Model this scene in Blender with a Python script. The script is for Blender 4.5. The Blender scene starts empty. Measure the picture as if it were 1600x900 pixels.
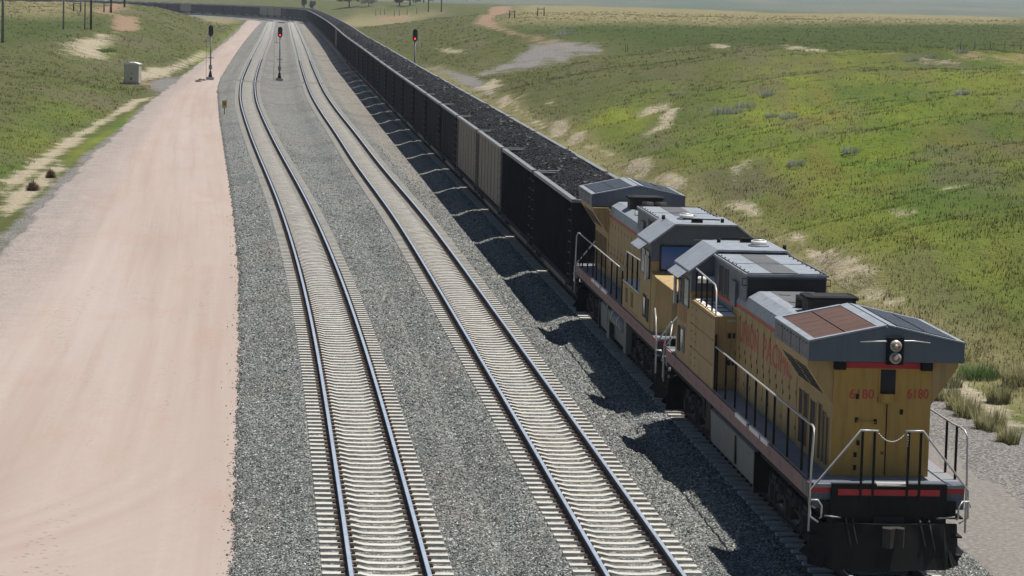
import bpy, bmesh, math, random
import numpy as np
from math import sin, cos, atan, atan2, pi, radians, hypot, sqrt
from mathutils import Matrix, Vector
random.seed(7); RNG = np.random.default_rng(7)
S = bpy.context.scene; COL = S.collection

# ---------------------------------------------------------------- camera
F, CAMH, ROLL = 4600.0, 11.5, 0.0262
PITCH = atan((450 + 23.4) * cos(ROLL) / F)
fwv = np.array([0, cos(PITCH), -sin(PITCH)]); r0 = np.array([1., 0, 0]); u0 = np.array([0, sin(PITCH), cos(PITCH)])
RV = r0 * cos(ROLL) + u0 * sin(ROLL); UV = -r0 * sin(ROLL) + u0 * cos(ROLL)
cd = bpy.data.cameras.new('camera'); cam = bpy.data.objects.new('camera', cd); COL.objects.link(cam)
cd.sensor_width = 36; cd.lens = F / 1600 * 36; cd.clip_start = 1; cd.clip_end = 30000
m = Matrix.Identity(4)
for i in range(3):
    m[i][0] = RV[i]; m[i][1] = UV[i]; m[i][2] = -fwv[i]
m[2][3] = CAMH
cam.matrix_world = m; S.camera = cam

# ---------------------------------------------------------------- sky and sun
SUN_EL, SUN_H = radians(74), np.array([0.947, 0.32])
w = bpy.data.worlds.new('World'); S.world = w; w.use_nodes = True
nt = w.node_tree; nt.nodes.clear()
sky = nt.nodes.new('ShaderNodeTexSky'); sky.sky_type = 'NISHITA'; sky.sun_disc = False
sky.sun_elevation = SUN_EL; sky.sun_rotation = atan2(SUN_H[0], SUN_H[1]); sky.dust_density = 1.0; sky.altitude = 1400
bg = nt.nodes.new('ShaderNodeBackground'); bg.inputs[1].default_value = 0.05
out = nt.nodes.new('ShaderNodeOutputWorld'); nt.links.new(sky.outputs[0], bg.inputs[0]); nt.links.new(bg.outputs[0], out.inputs[0])
sd = bpy.data.lights.new('sun', 'SUN'); sd.energy = 5.0; sd.angle = radians(0.53); sd.color = (1, 0.955, 0.88)
sun = bpy.data.objects.new('sun', sd); COL.objects.link(sun)
sv = Vector((SUN_H[0] * cos(SUN_EL), SUN_H[1] * cos(SUN_EL), sin(SUN_EL)))
sun.rotation_euler = sv.to_track_quat('Z', 'Y').to_euler(); sun.location = (60, 60, 200)
S.view_settings.view_transform = 'Standard'; S.view_settings.look = 'None'
S.view_settings.exposure = 0.26; S.view_settings.gamma = 1; S.view_settings.use_curve_mapping = False
S.render.engine = 'CYCLES'; S.cycles.volume_bounces = 0; S.cycles.max_bounces = 6; S.cycles.volume_max_steps = 64

# ---------------------------------------------------------------- node helpers
def new_mat(name):
    mt = bpy.data.materials.new(name); mt.use_nodes = True
    t = mt.node_tree; t.nodes.clear()
    o = t.nodes.new('ShaderNodeOutputMaterial'); b = t.nodes.new('ShaderNodeBsdfPrincipled')
    t.links.new(b.outputs[0], o.inputs[0])
    return mt, t, b
def N(t, typ, **kw):
    n = t.nodes.new(typ)
    for k, v in kw.items():
        if k.startswith('i_'):
            key = k[2:]
            n.inputs[int(key) if key.isdigit() else key.replace('_', ' ')].default_value = v
        else: setattr(n, k, v)
    return n
def ramp(t, fac, stops):
    r = t.nodes.new('ShaderNodeValToRGB'); e = r.color_ramp.elements
    while len(e) < len(stops): e.new(0.5)
    for x, (p, c) in zip(e, stops): x.position = p; x.color = (*c, 1) if len(c) == 3 else c
    t.links.new(fac, r.inputs[0]); return r.outputs[0]
def mixc(t, fac, a, b, mode='MIX'):
    n = t.nodes.new('ShaderNodeMix'); n.data_type = 'RGBA'; n.blend_type = mode; n.clamp_factor = True
    for sock, v in ((n.inputs[0], fac), (n.inputs[6], a), (n.inputs[7], b)):
        if isinstance(v, bpy.types.NodeSocket): t.links.new(v, sock)
        elif isinstance(v, (int, float)): sock.default_value = v
        else: sock.default_value = (*v, 1)
    return n.outputs[2]
def math_(t, op, a, b=0.0, c=None):
    n = t.nodes.new('ShaderNodeMath'); n.operation = op
    for i, v in enumerate((a, b) if c is None else (a, b, c)):
        if isinstance(v, bpy.types.NodeSocket): t.links.new(v, n.inputs[i])
        else: n.inputs[i].default_value = v
    return n.outputs[0]
def noise(t, vec, scale, detail=3, rough=0.55):
    n = N(t, 'ShaderNodeTexNoise', i_Scale=scale, i_Detail=detail, i_Roughness=rough)
    if vec is not None: t.links.new(vec, n.inputs['Vector'])
    return n.outputs[0]
def coords(t, kind='Object', scale=None):
    c = t.nodes.new('ShaderNodeTexCoord'); o = c.outputs[kind]
    if scale:
        mp = t.nodes.new('ShaderNodeMapping'); mp.inputs['Scale'].default_value = scale
        t.links.new(o, mp.inputs[0]); o = mp.outputs[0]
    return o
def worldpos(t, scale=None):
    o = t.nodes.new('ShaderNodeNewGeometry').outputs['Position']
    if scale:
        mp = t.nodes.new('ShaderNodeMapping'); mp.inputs['Scale'].default_value = scale
        t.links.new(o, mp.inputs[0]); o = mp.outputs[0]
    return o
def bump(t, b, h, strength=0.3, dist=0.05):
    n = N(t, 'ShaderNodeBump', i_Strength=strength, i_Distance=dist)
    t.links.new(h, n.inputs['Height']); t.links.new(n.outputs[0], b.inputs['Normal'])
def paint(name, c, rough=0.5, metal=0.0, dirt=0.35, dirtc=(0.05, 0.045, 0.04), scale=1.2, streak=True, spec=0.4):
    """worn paint: base colour, faded patches, vertical grime streaks"""
    mt, t, b = new_mat(name)
    o = coords(t)
    n1 = noise(t, o, scale, 5, 0.6)
    col = mixc(t, ramp(t, n1, [(0.3, (0, 0, 0)), (0.75, (1, 1, 1))]), c, tuple(min(1, x * 1.14 + 0.01) for x in c))
    if dirt > 0:
        so = coords(t, scale=(5, 5, 0.5)) if streak else coords(t, scale=(3, 3, 3))
        n2 = noise(t, so, 1.6, 6, 0.7)
        f = math_(t, 'MULTIPLY', ramp(t, n2, [(0.48, (0, 0, 0)), (0.78, (1, 1, 1))]), dirt)
        col = mixc(t, f, col, dirtc)
    t.links.new(col, b.inputs['Base Color'])
    n3 = noise(t, o, 6, 4)
    rr = N(t, 'ShaderNodeMapRange', i_3=max(0.05, rough - 0.1), i_4=min(1, rough + 0.15)); t.links.new(n3, rr.inputs[0]); t.links.new(rr.outputs[0], b.inputs['Roughness'])
    b.inputs['Metallic'].default_value = metal
    b.inputs['Specular IOR Level'].default_value = spec
    bump(t, b, noise(t, o, 2.5, 3), 0.08, 0.02)
    return mt
M = {}
YEL = (0.42, 0.25, 0.055); GRY = (0.095, 0.114, 0.145)
M['yellow'] = paint('loco_yellow', YEL, 0.55, dirt=0.6, dirtc=(0.14, 0.095, 0.05))
M['yellow_far'] = paint('loco_yellow_dusty', (0.385, 0.262, 0.11), 0.65, dirt=0.7, dirtc=(0.14, 0.10, 0.06))
M['grey'] = paint('loco_grey', GRY, 0.5, dirt=0.35, dirtc=(0.05, 0.05, 0.05))
M['roofgrey'] = paint('roof_grey', (0.25, 0.275, 0.31), 0.5, dirt=0.85, dirtc=(0.10, 0.105, 0.115), streak=False)
M['roofsoot'] = paint('roof_soot', (0.10, 0.105, 0.11), 0.7, dirt=0.6, dirtc=(0.035, 0.035, 0.035), streak=False)
M['deck'] = paint('walkway_grey', (0.22, 0.23, 0.25), 0.7, dirt=0.5, streak=False)
M['red'] = paint('stripe_red', (0.42, 0.028, 0.03), 0.5, dirt=0.25)
M['redfade'] = paint('letter_red', (0.42, 0.06, 0.045), 0.6, dirt=0.35, dirtc=YEL)
M['redghost'] = paint('letter_faded', (0.42, 0.20, 0.085), 0.6, dirt=0.35, dirtc=YEL)
M['sill'] = paint('sill_faded_red', (0.25, 0.125, 0.12), 0.6, dirt=0.5, dirtc=(0.12, 0.09, 0.08), scale=3)
M['white'] = paint('white_paint', (0.75, 0.74, 0.70), 0.5, dirt=0.25, dirtc=(0.3, 0.28, 0.25))
M['silver'] = paint('rail_silver', (0.43, 0.43, 0.42), 0.4, 0.3, dirt=0.3)
M['black'] = paint('underframe_black', (0.013, 0.0125, 0.0125), 0.75, dirt=0.4, dirtc=(0.035, 0.03, 0.026), spec=0.15)
M['dark'] = paint('vent_dark', (0.012, 0.012, 0.013), 0.7, dirt=0)
M['tank'] = paint('tank_grey', (0.125, 0.13, 0.128), 0.55, dirt=0.5, dirtc=(0.07, 0.065, 0.055))
M['rust'] = paint('rust_panel', (0.085, 0.042, 0.031), 0.85, dirt=0.7, dirtc=(0.04, 0.03, 0.027), streak=False)
M['bogie'] = paint('bogie_dusty', (0.035, 0.033, 0.03), 0.85, dirt=0.5, dirtc=(0.075, 0.065, 0.055), spec=0.2)
M['steel'] = paint('wheel_steel', (0.25, 0.24, 0.23), 0.4, 0.8, dirt=0.3)
def glass(name, c, rough=0.06):
    mt, t, b = new_mat(name); b.inputs['Base Color'].default_value = (*c, 1); b.inputs['Roughness'].default_value = rough
    b.inputs['Specular IOR Level'].default_value = 0.6; return mt
M['windscreen'] = glass('windscreen_sky_tint', (0.03, 0.12, 0.36), 0.15)  # blue sky reflection put into the base colour of the glass
M['glass'] = glass('window_dark', (0.012, 0.014, 0.018))
M['lens'] = glass('lamp_lens', (0.20, 0.165, 0.13), 0.12)
M['bulb'] = glass('lamp_bulb', (0.75, 0.5, 0.35), 0.3)
M['tanpaint'] = paint('car_tan', (0.235, 0.195, 0.15), 0.7, dirt=0.35, dirtc=(0.10, 0.085, 0.07), scale=0.8)
M['carblack'] = paint('car_black', (0.013, 0.0145, 0.02), 0.9, dirt=0.35, dirtc=(0.032, 0.032, 0.034), spec=0.08)
M['chord'] = paint('car_rim', (0.2, 0.208, 0.214), 0.5, 0.1, dirt=0.5, dirtc=(0.1, 0.1, 0.1), scale=2, streak=False)
M['carsill'] = paint('car_sill', (0.17, 0.15, 0.13), 0.7, dirt=0.5)
M['pole'] = paint('pole_wood', (0.06, 0.05, 0.042), 0.85, dirt=0.3)
M['polegrey'] = paint('pole_grey_wood', (0.2, 0.2, 0.2), 0.85, dirt=0.3)
M['mast'] = paint('mast_aluminium', (0.22, 0.225, 0.235), 0.45, 0.3, dirt=0.3)
M['signal'] = paint('signal_black', (0.012, 0.012, 0.013), 0.55, dirt=0.2)
M['cabinet'] = paint('cabinet_beige', (0.48, 0.455, 0.36), 0.55, dirt=0.25, dirtc=(0.25, 0.22, 0.17))
M['signyel'] = paint('sign_yellow', (0.55, 0.33, 0.02), 0.5, dirt=0.15)
M['concretebase'] = paint('base_concrete', (0.3, 0.28, 0.26), 0.85, dirt=0.3, streak=False)

def mat_coal():
    mt, t, b = new_mat('coal'); o = coords(t)
    v = N(t, 'ShaderNodeTexVoronoi', i_Scale=7.0); t.links.new(o, v.inputs['Vector'])
    v2 = N(t, 'ShaderNodeTexVoronoi', i_Scale=16.0); t.links.new(o, v2.inputs['Vector'])
    sep = t.nodes.new('ShaderNodeSeparateColor'); t.links.new(v.outputs['Color'], sep.inputs[0])
    c = ramp(t, sep.outputs[0], [(0.0, (0.008, 0.008, 0.01)), (0.7, (0.018, 0.018, 0.021)), (0.93, (0.036, 0.036, 0.04)), (1.0, (0.14, 0.14, 0.145))])  # the few brightest cells are glints on the lumps, painted as colour
    t.links.new(c, b.inputs['Base Color']); b.inputs['Roughness'].default_value = 0.6; b.inputs['Specular IOR Level'].default_value = 0.2
    h = math_(t, 'ADD', v.outputs['Distance'], math_(t, 'MULTIPLY', v2.outputs['Distance'], 0.6))
    bump(t, b, h, 1.0, 0.16); return mt
M['coal'] = mat_coal()

def mat_concrete_tie():
    mt, t, b = new_mat('sleeper_concrete')
    inf = t.nodes.new('ShaderNodeObjectInfo'); o = worldpos(t)
    n = noise(t, worldpos(t, (1, 1.6, 1)), 1.1, 6, 0.7); n2 = noise(t, o, 25, 2)
    c = ramp(t, n, [(0.28, (0.31, 0.295, 0.265)), (0.48, (0.51, 0.495, 0.45)), (0.75, (0.66, 0.645, 0.595))])
    c = mixc(t, math_(t, 'MULTIPLY', n2, 0.45), c, (0.30, 0.27, 0.23))
    t.links.new(c, b.inputs['Base Color']); b.inputs['Roughness'].default_value = 0.9
    bump(t, b, n2, 0.3, 0.01); return mt
M['tie'] = mat_concrete_tie()
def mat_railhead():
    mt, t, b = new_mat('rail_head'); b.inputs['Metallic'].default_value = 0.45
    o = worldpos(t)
    t.links.new(ramp(t, noise(t, o, 3, 3), [(0.3, (0.46, 0.54, 0.66)), (0.7, (0.60, 0.68, 0.80))]), b.inputs['Base Color'])  # bluish sky sheen of the polished steel painted into the base colour
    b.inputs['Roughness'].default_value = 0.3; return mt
M['railhead'] = mat_railhead()
M['railweb'] = paint('rail_rust', (0.085, 0.065, 0.058), 0.85, dirt=0.4, streak=False)
M['clip'] = paint('clip_rust', (0.07, 0.042, 0.03), 0.85, dirt=0.3, streak=False)

def mat_ballast():
    mt, t, b = new_mat('ballast_stone'); o = worldpos(t)
    v = N(t, 'ShaderNodeTexVoronoi', i_Scale=16.0); t.links.new(o, v.inputs['Vector'])
    v2 = N(t, 'ShaderNodeTexVoronoi', i_Scale=5.0); t.links.new(o, v2.inputs['Vector'])
    sep = t.nodes.new('ShaderNodeSeparateColor'); t.links.new(v.outputs['Color'], sep.inputs[0])
    sep2 = t.nodes.new('ShaderNodeSeparateColor'); t.links.new(v2.outputs['Color'], sep2.inputs[0])
    val = math_(t, 'ADD', math_(t, 'MULTIPLY', sep.outputs[0], 0.85), math_(t, 'MULTIPLY', sep2.outputs[1], 0.15))
    c = ramp(t, val, [(0.05, (0.06, 0.065, 0.068)), (0.35, (0.125, 0.134, 0.132)), (0.6, (0.215, 0.228, 0.22)), (0.85, (0.36, 0.37, 0.345)), (1.0, (0.55, 0.545, 0.51))])
    big = noise(t, o, 0.12, 4)
    at = N(t, 'ShaderNodeAttribute', attribute_name='dust')
    c = mixc(t, math_(t, 'MULTIPLY', at.outputs['Fac'], 0.62), c, ramp(t, val, [(0.1, (0.16, 0.14, 0.115)), (0.6, (0.34, 0.305, 0.26)), (1, (0.5, 0.46, 0.40))]))
    c = mixc(t, ramp(t, big, [(0.35, (0.55, 0.55, 0.55)), (0.52, (0, 0, 0))]), c, mixc(t, 0.5, c, (0.03, 0.034, 0.036)))
    c = mixc(t, ramp(t, noise(t, worldpos(t, (1, 0.3, 1)), 0.35, 5, 0.65), [(0.5, (0, 0, 0)), (0.75, (0.5, 0.5, 0.5))]), c, (0.24, 0.205, 0.165))
    t.links.new(c, b.inputs['Base Color']); b.inputs['Roughness'].default_value = 0.85
    h = math_(t, 'ADD', math_(t, 'MULTIPLY', v.outputs['Distance'], -1.0), math_(t, 'MULTIPLY', sep.outputs[1], 0.8))
    bump(t, b, h, 1.0, 0.075); return mt
M['ballast'] = mat_ballast()
def mat_stone():
    mt, t, b = new_mat('loose_stone'); o = worldpos(t)
    at = N(t, 'ShaderNodeAttribute', attribute_name='tone')
    t.links.new(ramp(t, at.outputs['Fac'], [(0.05, (0.055, 0.06, 0.06)), (0.5, (0.165, 0.174, 0.168)), (0.85, (0.34, 0.35, 0.33)), (1, (0.58, 0.575, 0.54))]), b.inputs['Base Color'])
    b.inputs['Roughness'].default_value = 0.85; return mt
M['stone'] = mat_stone()

def mat_road():
    mt, t, b = new_mat('scoria_road')
    o = worldpos(t); al = N(t, 'ShaderNodeAttribute', attribute_name='lat'); sx = t.nodes.new('ShaderNodeSeparateXYZ'); t.links.new(o, sx.inputs[0])
    def along(kx, ky):
        cv = t.nodes.new('ShaderNodeCombineXYZ'); t.links.new(math_(t, 'MULTIPLY', al.outputs['Fac'], kx), cv.inputs[0]); t.links.new(math_(t, 'MULTIPLY', sx.outputs[1], ky), cv.inputs[1]); return cv.outputs[0]
    lng = along(1.5, 0.02); mid = along(0.35, 0.02)
    tn = N(t, 'ShaderNodeAttribute', attribute_name='turn_r'); tw = N(t, 'ShaderNodeAttribute', attribute_name='turn_w')
    cv2 = t.nodes.new('ShaderNodeCombineXYZ'); t.links.new(math_(t, 'MULTIPLY', tn.outputs['Fac'], 1.3), cv2.inputs[0])
    n1 = mixc(t, tw.outputs['Fac'], noise(t, lng, 1.0, 5, 0.6), noise(t, cv2.outputs[0], 1.0, 5, 0.6)); n2 = noise(t, mid, 0.8, 5); n3 = noise(t, o, 9, 3); n4 = noise(t, o, 2.2, 5, 0.7)
    c = ramp(t, n2, [(0.3, (0.32, 0.258, 0.226)), (0.55, (0.36, 0.303, 0.274)), (0.75, (0.39, 0.338, 0.31))])
    c = mixc(t, ramp(t, n1, [(0.45, (0, 0, 0)), (0.75, (0.5, 0.5, 0.5))]), c, (0.42, 0.365, 0.338))
    c = mixc(t, ramp(t, n1, [(0.28, (0.5, 0.5, 0.5)), (0.45, (0, 0, 0))]), c, (0.30, 0.228, 0.198))
    v = N(t, 'ShaderNodeTexVoronoi', i_Scale=7.0); t.links.new(o, v.inputs['Vector'])
    sep = t.nodes.new('ShaderNodeSeparateColor'); t.links.new(v.outputs['Color'], sep.inputs[0])
    # loose pebbles gathered in patches
    patch = ramp(t, noise(t, along(0.6, 0.06), 1.0, 5), [(0.5, (0.0, 0.0, 0.0)), (0.66, (1, 1, 1))])
    peb = math_(t, 'MULTIPLY', math_(t, 'GREATER_THAN', sep.outputs[0], 0.8), math_(t, 'LESS_THAN', v.outputs['Distance'], 0.42))
    c = mixc(t, math_(t, 'MULTIPLY', math_(t, 'MULTIPLY', peb, patch), 0.7), c, (0.16, 0.14, 0.13))
    c = mixc(t, math_(t, 'MULTIPLY', ramp(t, n4, [(0.35, (0, 0, 0)), (0.7, (1, 1, 1))]), 0.25), c, (0.34, 0.255, 0.21))
    c = mixc(t, math_(t, 'MULTIPLY', n3, 0.18), c, (0.25, 0.19, 0.165))
    n5 = noise(t, along(0.5, 0.12), 0.7, 6, 0.7)
    c = mixc(t, ramp(t, n5, [(0.52, (0, 0, 0)), (0.72, (0.5, 0.5, 0.5))]), c, (0.33, 0.225, 0.185))
    at = N(t, 'ShaderNodeAttribute', attribute_name='edge')
    edge = math_(t, 'MULTIPLY', at.outputs['Fac'], ramp(t, noise(t, o, 1.1, 5), [(0.3, (0.25, 0.25, 0.25)), (0.62, (1, 1, 1))]))
    c = mixc(t, edge, c, ramp(t, noise(t, o, 11, 2), [(0.35, (0.13, 0.12, 0.115)), (0.65, (0.33, 0.31, 0.29))]))
    t.links.new(c, b.inputs['Base Color']); b.inputs['Roughness'].default_value = 0.95
    b.inputs['Specular IOR Level'].default_value = 0.1
    bump(t, b, math_(t, 'ADD', n3, math_(t, 'MULTIPLY', n1, 2.0)), 0.35, 0.03); return mt
M['road'] = mat_road()

def mat_terrain(name='prairie', blade=False):
    """grassland: masks baked on the ground (bare soil, red soil, gravel, lush, field, dry, sage)"""
    mt, t, b = new_mat(name); o = worldpos(t)
    a1 = N(t, 'ShaderNodeAttribute', attribute_name='mask_a'); a2 = N(t, 'ShaderNodeAttribute', attribute_name='mask_b')
    s1 = t.nodes.new('ShaderNodeSeparateColor'); t.links.new(a1.outputs['Color'], s1.inputs[0])
    s2 = t.nodes.new('ShaderNodeSeparateColor'); t.links.new(a2.outputs['Color'], s2.inputs[0])
    bare, red, grav, lush = s1.outputs[0], s1.outputs[1], s1.outputs[2], a1.outputs['Alpha']
    field, dry, far = s2.outputs[0], s2.outputs[1], s2.outputs[2]
    n1 = noise(t, o, 0.05, 7, 0.68); n2 = noise(t, o, 0.30, 8, 0.72); n3 = noise(t, o, 4.5, 4, 0.7); n4 = noise(t, o, 14, 2)
    lo = worldpos(t, (1, 0.22, 1)); p1 = noise(t, lo, 0.11, 6, 0.62); p2 = noise(t, worldpos(t, (1, 0.25, 1.0)), 0.19, 6, 0.62)
    mp_ = t.nodes.new('ShaderNodeMapping'); mp_.inputs['Location'].default_value = (37, 11, 5); t.links.new(lo, mp_.inputs[0]); p3 = noise(t, mp_.outputs[0], 0.14, 6, 0.62)
    g = mixc(t, ramp(t, n2, [(0.3, (0, 0, 0)), (0.7, (1, 1, 1))]), (0.068, 0.084, 0.032), (0.112, 0.118, 0.05))
    g = mixc(t, ramp(t, p3, [(0.48, (0, 0, 0)), (0.68, (0.75, 0.75, 0.75))]), g, (0.122, 0.112, 0.072))
    lc = mixc(t, ramp(t, p1, [(0.40, (0, 0, 0)), (0.60, (1, 1, 1))]), (0.082, 0.138, 0.027), (0.175, 0.208, 0.036))
    lc = mixc(t, ramp(t, p2, [(0.52, (0, 0, 0)), (0.68, (0.85, 0.85, 0.85))]), lc, (0.17, 0.148, 0.042))
    lc = mixc(t, ramp(t, p3, [(0.50, (0, 0, 0)), (0.66, (0.8, 0.8, 0.8))]), lc, (0.108, 0.10, 0.066))
    g = mixc(t, math_(t, 'MULTIPLY', lush, ramp(t, n2, [(0.2, (0.45, 0.45, 0.45)), (0.55, (1, 1, 1))])), g, lc)
    g = mixc(t, field, g, mixc(t, n2, (0.050, 0.074, 0.027), (0.068, 0.088, 0.034)))
    dc = mixc(t, ramp(t, n2, [(0.35, (0, 0, 0)), (0.65, (1, 1, 1))]), (0.16, 0.15, 0.075), (0.26, 0.225, 0.13))
    g = mixc(t, dry, g, dc)
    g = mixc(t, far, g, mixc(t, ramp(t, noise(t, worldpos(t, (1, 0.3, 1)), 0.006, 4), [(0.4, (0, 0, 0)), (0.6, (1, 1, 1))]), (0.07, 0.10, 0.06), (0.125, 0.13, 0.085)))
    # speckle: dark tufts and light seed heads
    g = mixc(t, ramp(t, n3, [(0.56, (0, 0, 0)), (0.75, (0.40, 0.40, 0.40))]), g, (0.055, 0.065, 0.028))
    g = mixc(t, ramp(t, n4, [(0.58, (0, 0, 0)), (0.78, (0.35, 0.35, 0.35))]), g, (0.32, 0.29, 0.17))
    def jag(mask, lo=0.33, hi=0.68):
        x = math_(t, 'ADD', math_(t, 'MULTIPLY', mask, 0.8), math_(t, 'MULTIPLY', math_(t, 'SUBTRACT', n2, 0.5), 1.9))
        x = math_(t, 'MULTIPLY', x, math_(t, 'GREATER_THAN', mask, 0.02))
        x = math_(t, 'ADD', x, math_(t, 'MULTIPLY', math_(t, 'SUBTRACT', n3, 0.5), 0.6))
        return ramp(t, x, [(lo, (0, 0, 0)), (hi, (1, 1, 1))])
    bc = mixc(t, ramp(t, n3, [(0.35, (0, 0, 0)), (0.65, (1, 1, 1))]), (0.25, 0.21, 0.145), (0.42, 0.375, 0.285))
    g0 = g
    gcm = jag(grav)
    gc = ramp(t, n4, [(0.35, (0.085, 0.083, 0.08)), (0.5, (0.18, 0.172, 0.165)), (0.68, (0.33, 0.315, 0.30))])
    g = mixc(t, gcm, g, gc)
    g = mixc(t, jag(bare), g, bc)
    g = mixc(t, jag(red), g, mixc(t, n3, (0.20, 0.135, 0.09), (0.31, 0.225, 0.16)))
    if blade: g = mixc(t, 0.12, g0, (0.30, 0.29, 0.12))
    t.links.new(g, b.inputs['Base Color']); b.inputs['Roughness'].default_value = 1.0
    b.inputs['Specular IOR Level'].default_value = 0.0
    if blade:
        upright(t, b, 0.8); translucent(t, b, 0.5)
    else: bump(t, b, math_(t, 'ADD', math_(t, 'MULTIPLY', n3, 1.0), math_(t, 'ADD', math_(t, 'MULTIPLY', n2, 3.0), math_(t, 'MULTIPLY', n4, 0.4))), 0.7, 0.18)
    return mt
def translucent(t, b, k):
    tr = t.nodes.new('ShaderNodeBsdfTranslucent'); mx = t.nodes.new('ShaderNodeMixShader'); mx.inputs[0].default_value = k; t.links.new(b.inputs['Base Color'].links[0].from_socket, tr.inputs[0])
    t.links.new(b.outputs[0], mx.inputs[1]); t.links.new(tr.outputs[0], mx.inputs[2]); t.links.new(mx.outputs[0], [n for n in t.nodes if n.type == 'OUTPUT_MATERIAL'][0].inputs[0])
def upright(t, b, k):
    """leaves catch light from above on both sides: lean the shading normal towards the sky"""
    gm = t.nodes.new('ShaderNodeNewGeometry'); sc = t.nodes.new('ShaderNodeVectorMath'); sc.operation = 'SCALE'; sc.inputs[3].default_value = 1 - k
    t.links.new(gm.outputs['Normal'], sc.inputs[0]); ad = t.nodes.new('ShaderNodeVectorMath'); ad.operation = 'ADD'; ad.inputs[1].default_value = (0, 0, k)
    t.links.new(sc.outputs[0], ad.inputs[0]); nm = t.nodes.new('ShaderNodeVectorMath'); nm.operation = 'NORMALIZE'; t.links.new(ad.outputs[0], nm.inputs[0]); t.links.new(nm.outputs[0], b.inputs['Normal'])
M['terrain'] = mat_terrain(); M['blade'] = mat_terrain('grass_blade', True)
def mat_foliage(name, c1, c2, sc=3.0):
    mt, t, b = new_mat(name); o = worldpos(t)
    t.links.new(ramp(t, noise(t, o, sc, 3), [(0.35, c1), (0.65, c2)]), b.inputs['Base Color'])
    b.inputs['Roughness'].default_value = 0.9; b.inputs['Specular IOR Level'].default_value = 0.1; upright(t, b, 0.6)
    translucent(t, b, 0.4); return mt
M['sage'] = mat_foliage('sage_leaf', (0.20, 0.23, 0.19), (0.34, 0.37, 0.32))
M['weed'] = mat_foliage('weed_dry', (0.11, 0.075, 0.045), (0.20, 0.14, 0.09))
M['crown'] = mat_foliage('tree_leaf', (0.03, 0.05, 0.028), (0.065, 0.09, 0.045), 0.5)
M['palecrown'] = mat_foliage('willow_leaf', (0.13, 0.15, 0.12), (0.2, 0.22, 0.18), 0.5)
M['bush'] = mat_foliage('bush_leaf', (0.09, 0.16, 0.05), (0.16, 0.22, 0.08))
M['straw'] = mat_foliage('straw_leaf', (0.20, 0.20, 0.09), (0.40, 0.37, 0.20))
M['rock'] = mat_foliage('dark_clod', (0.05, 0.042, 0.036), (0.13, 0.11, 0.09))

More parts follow.
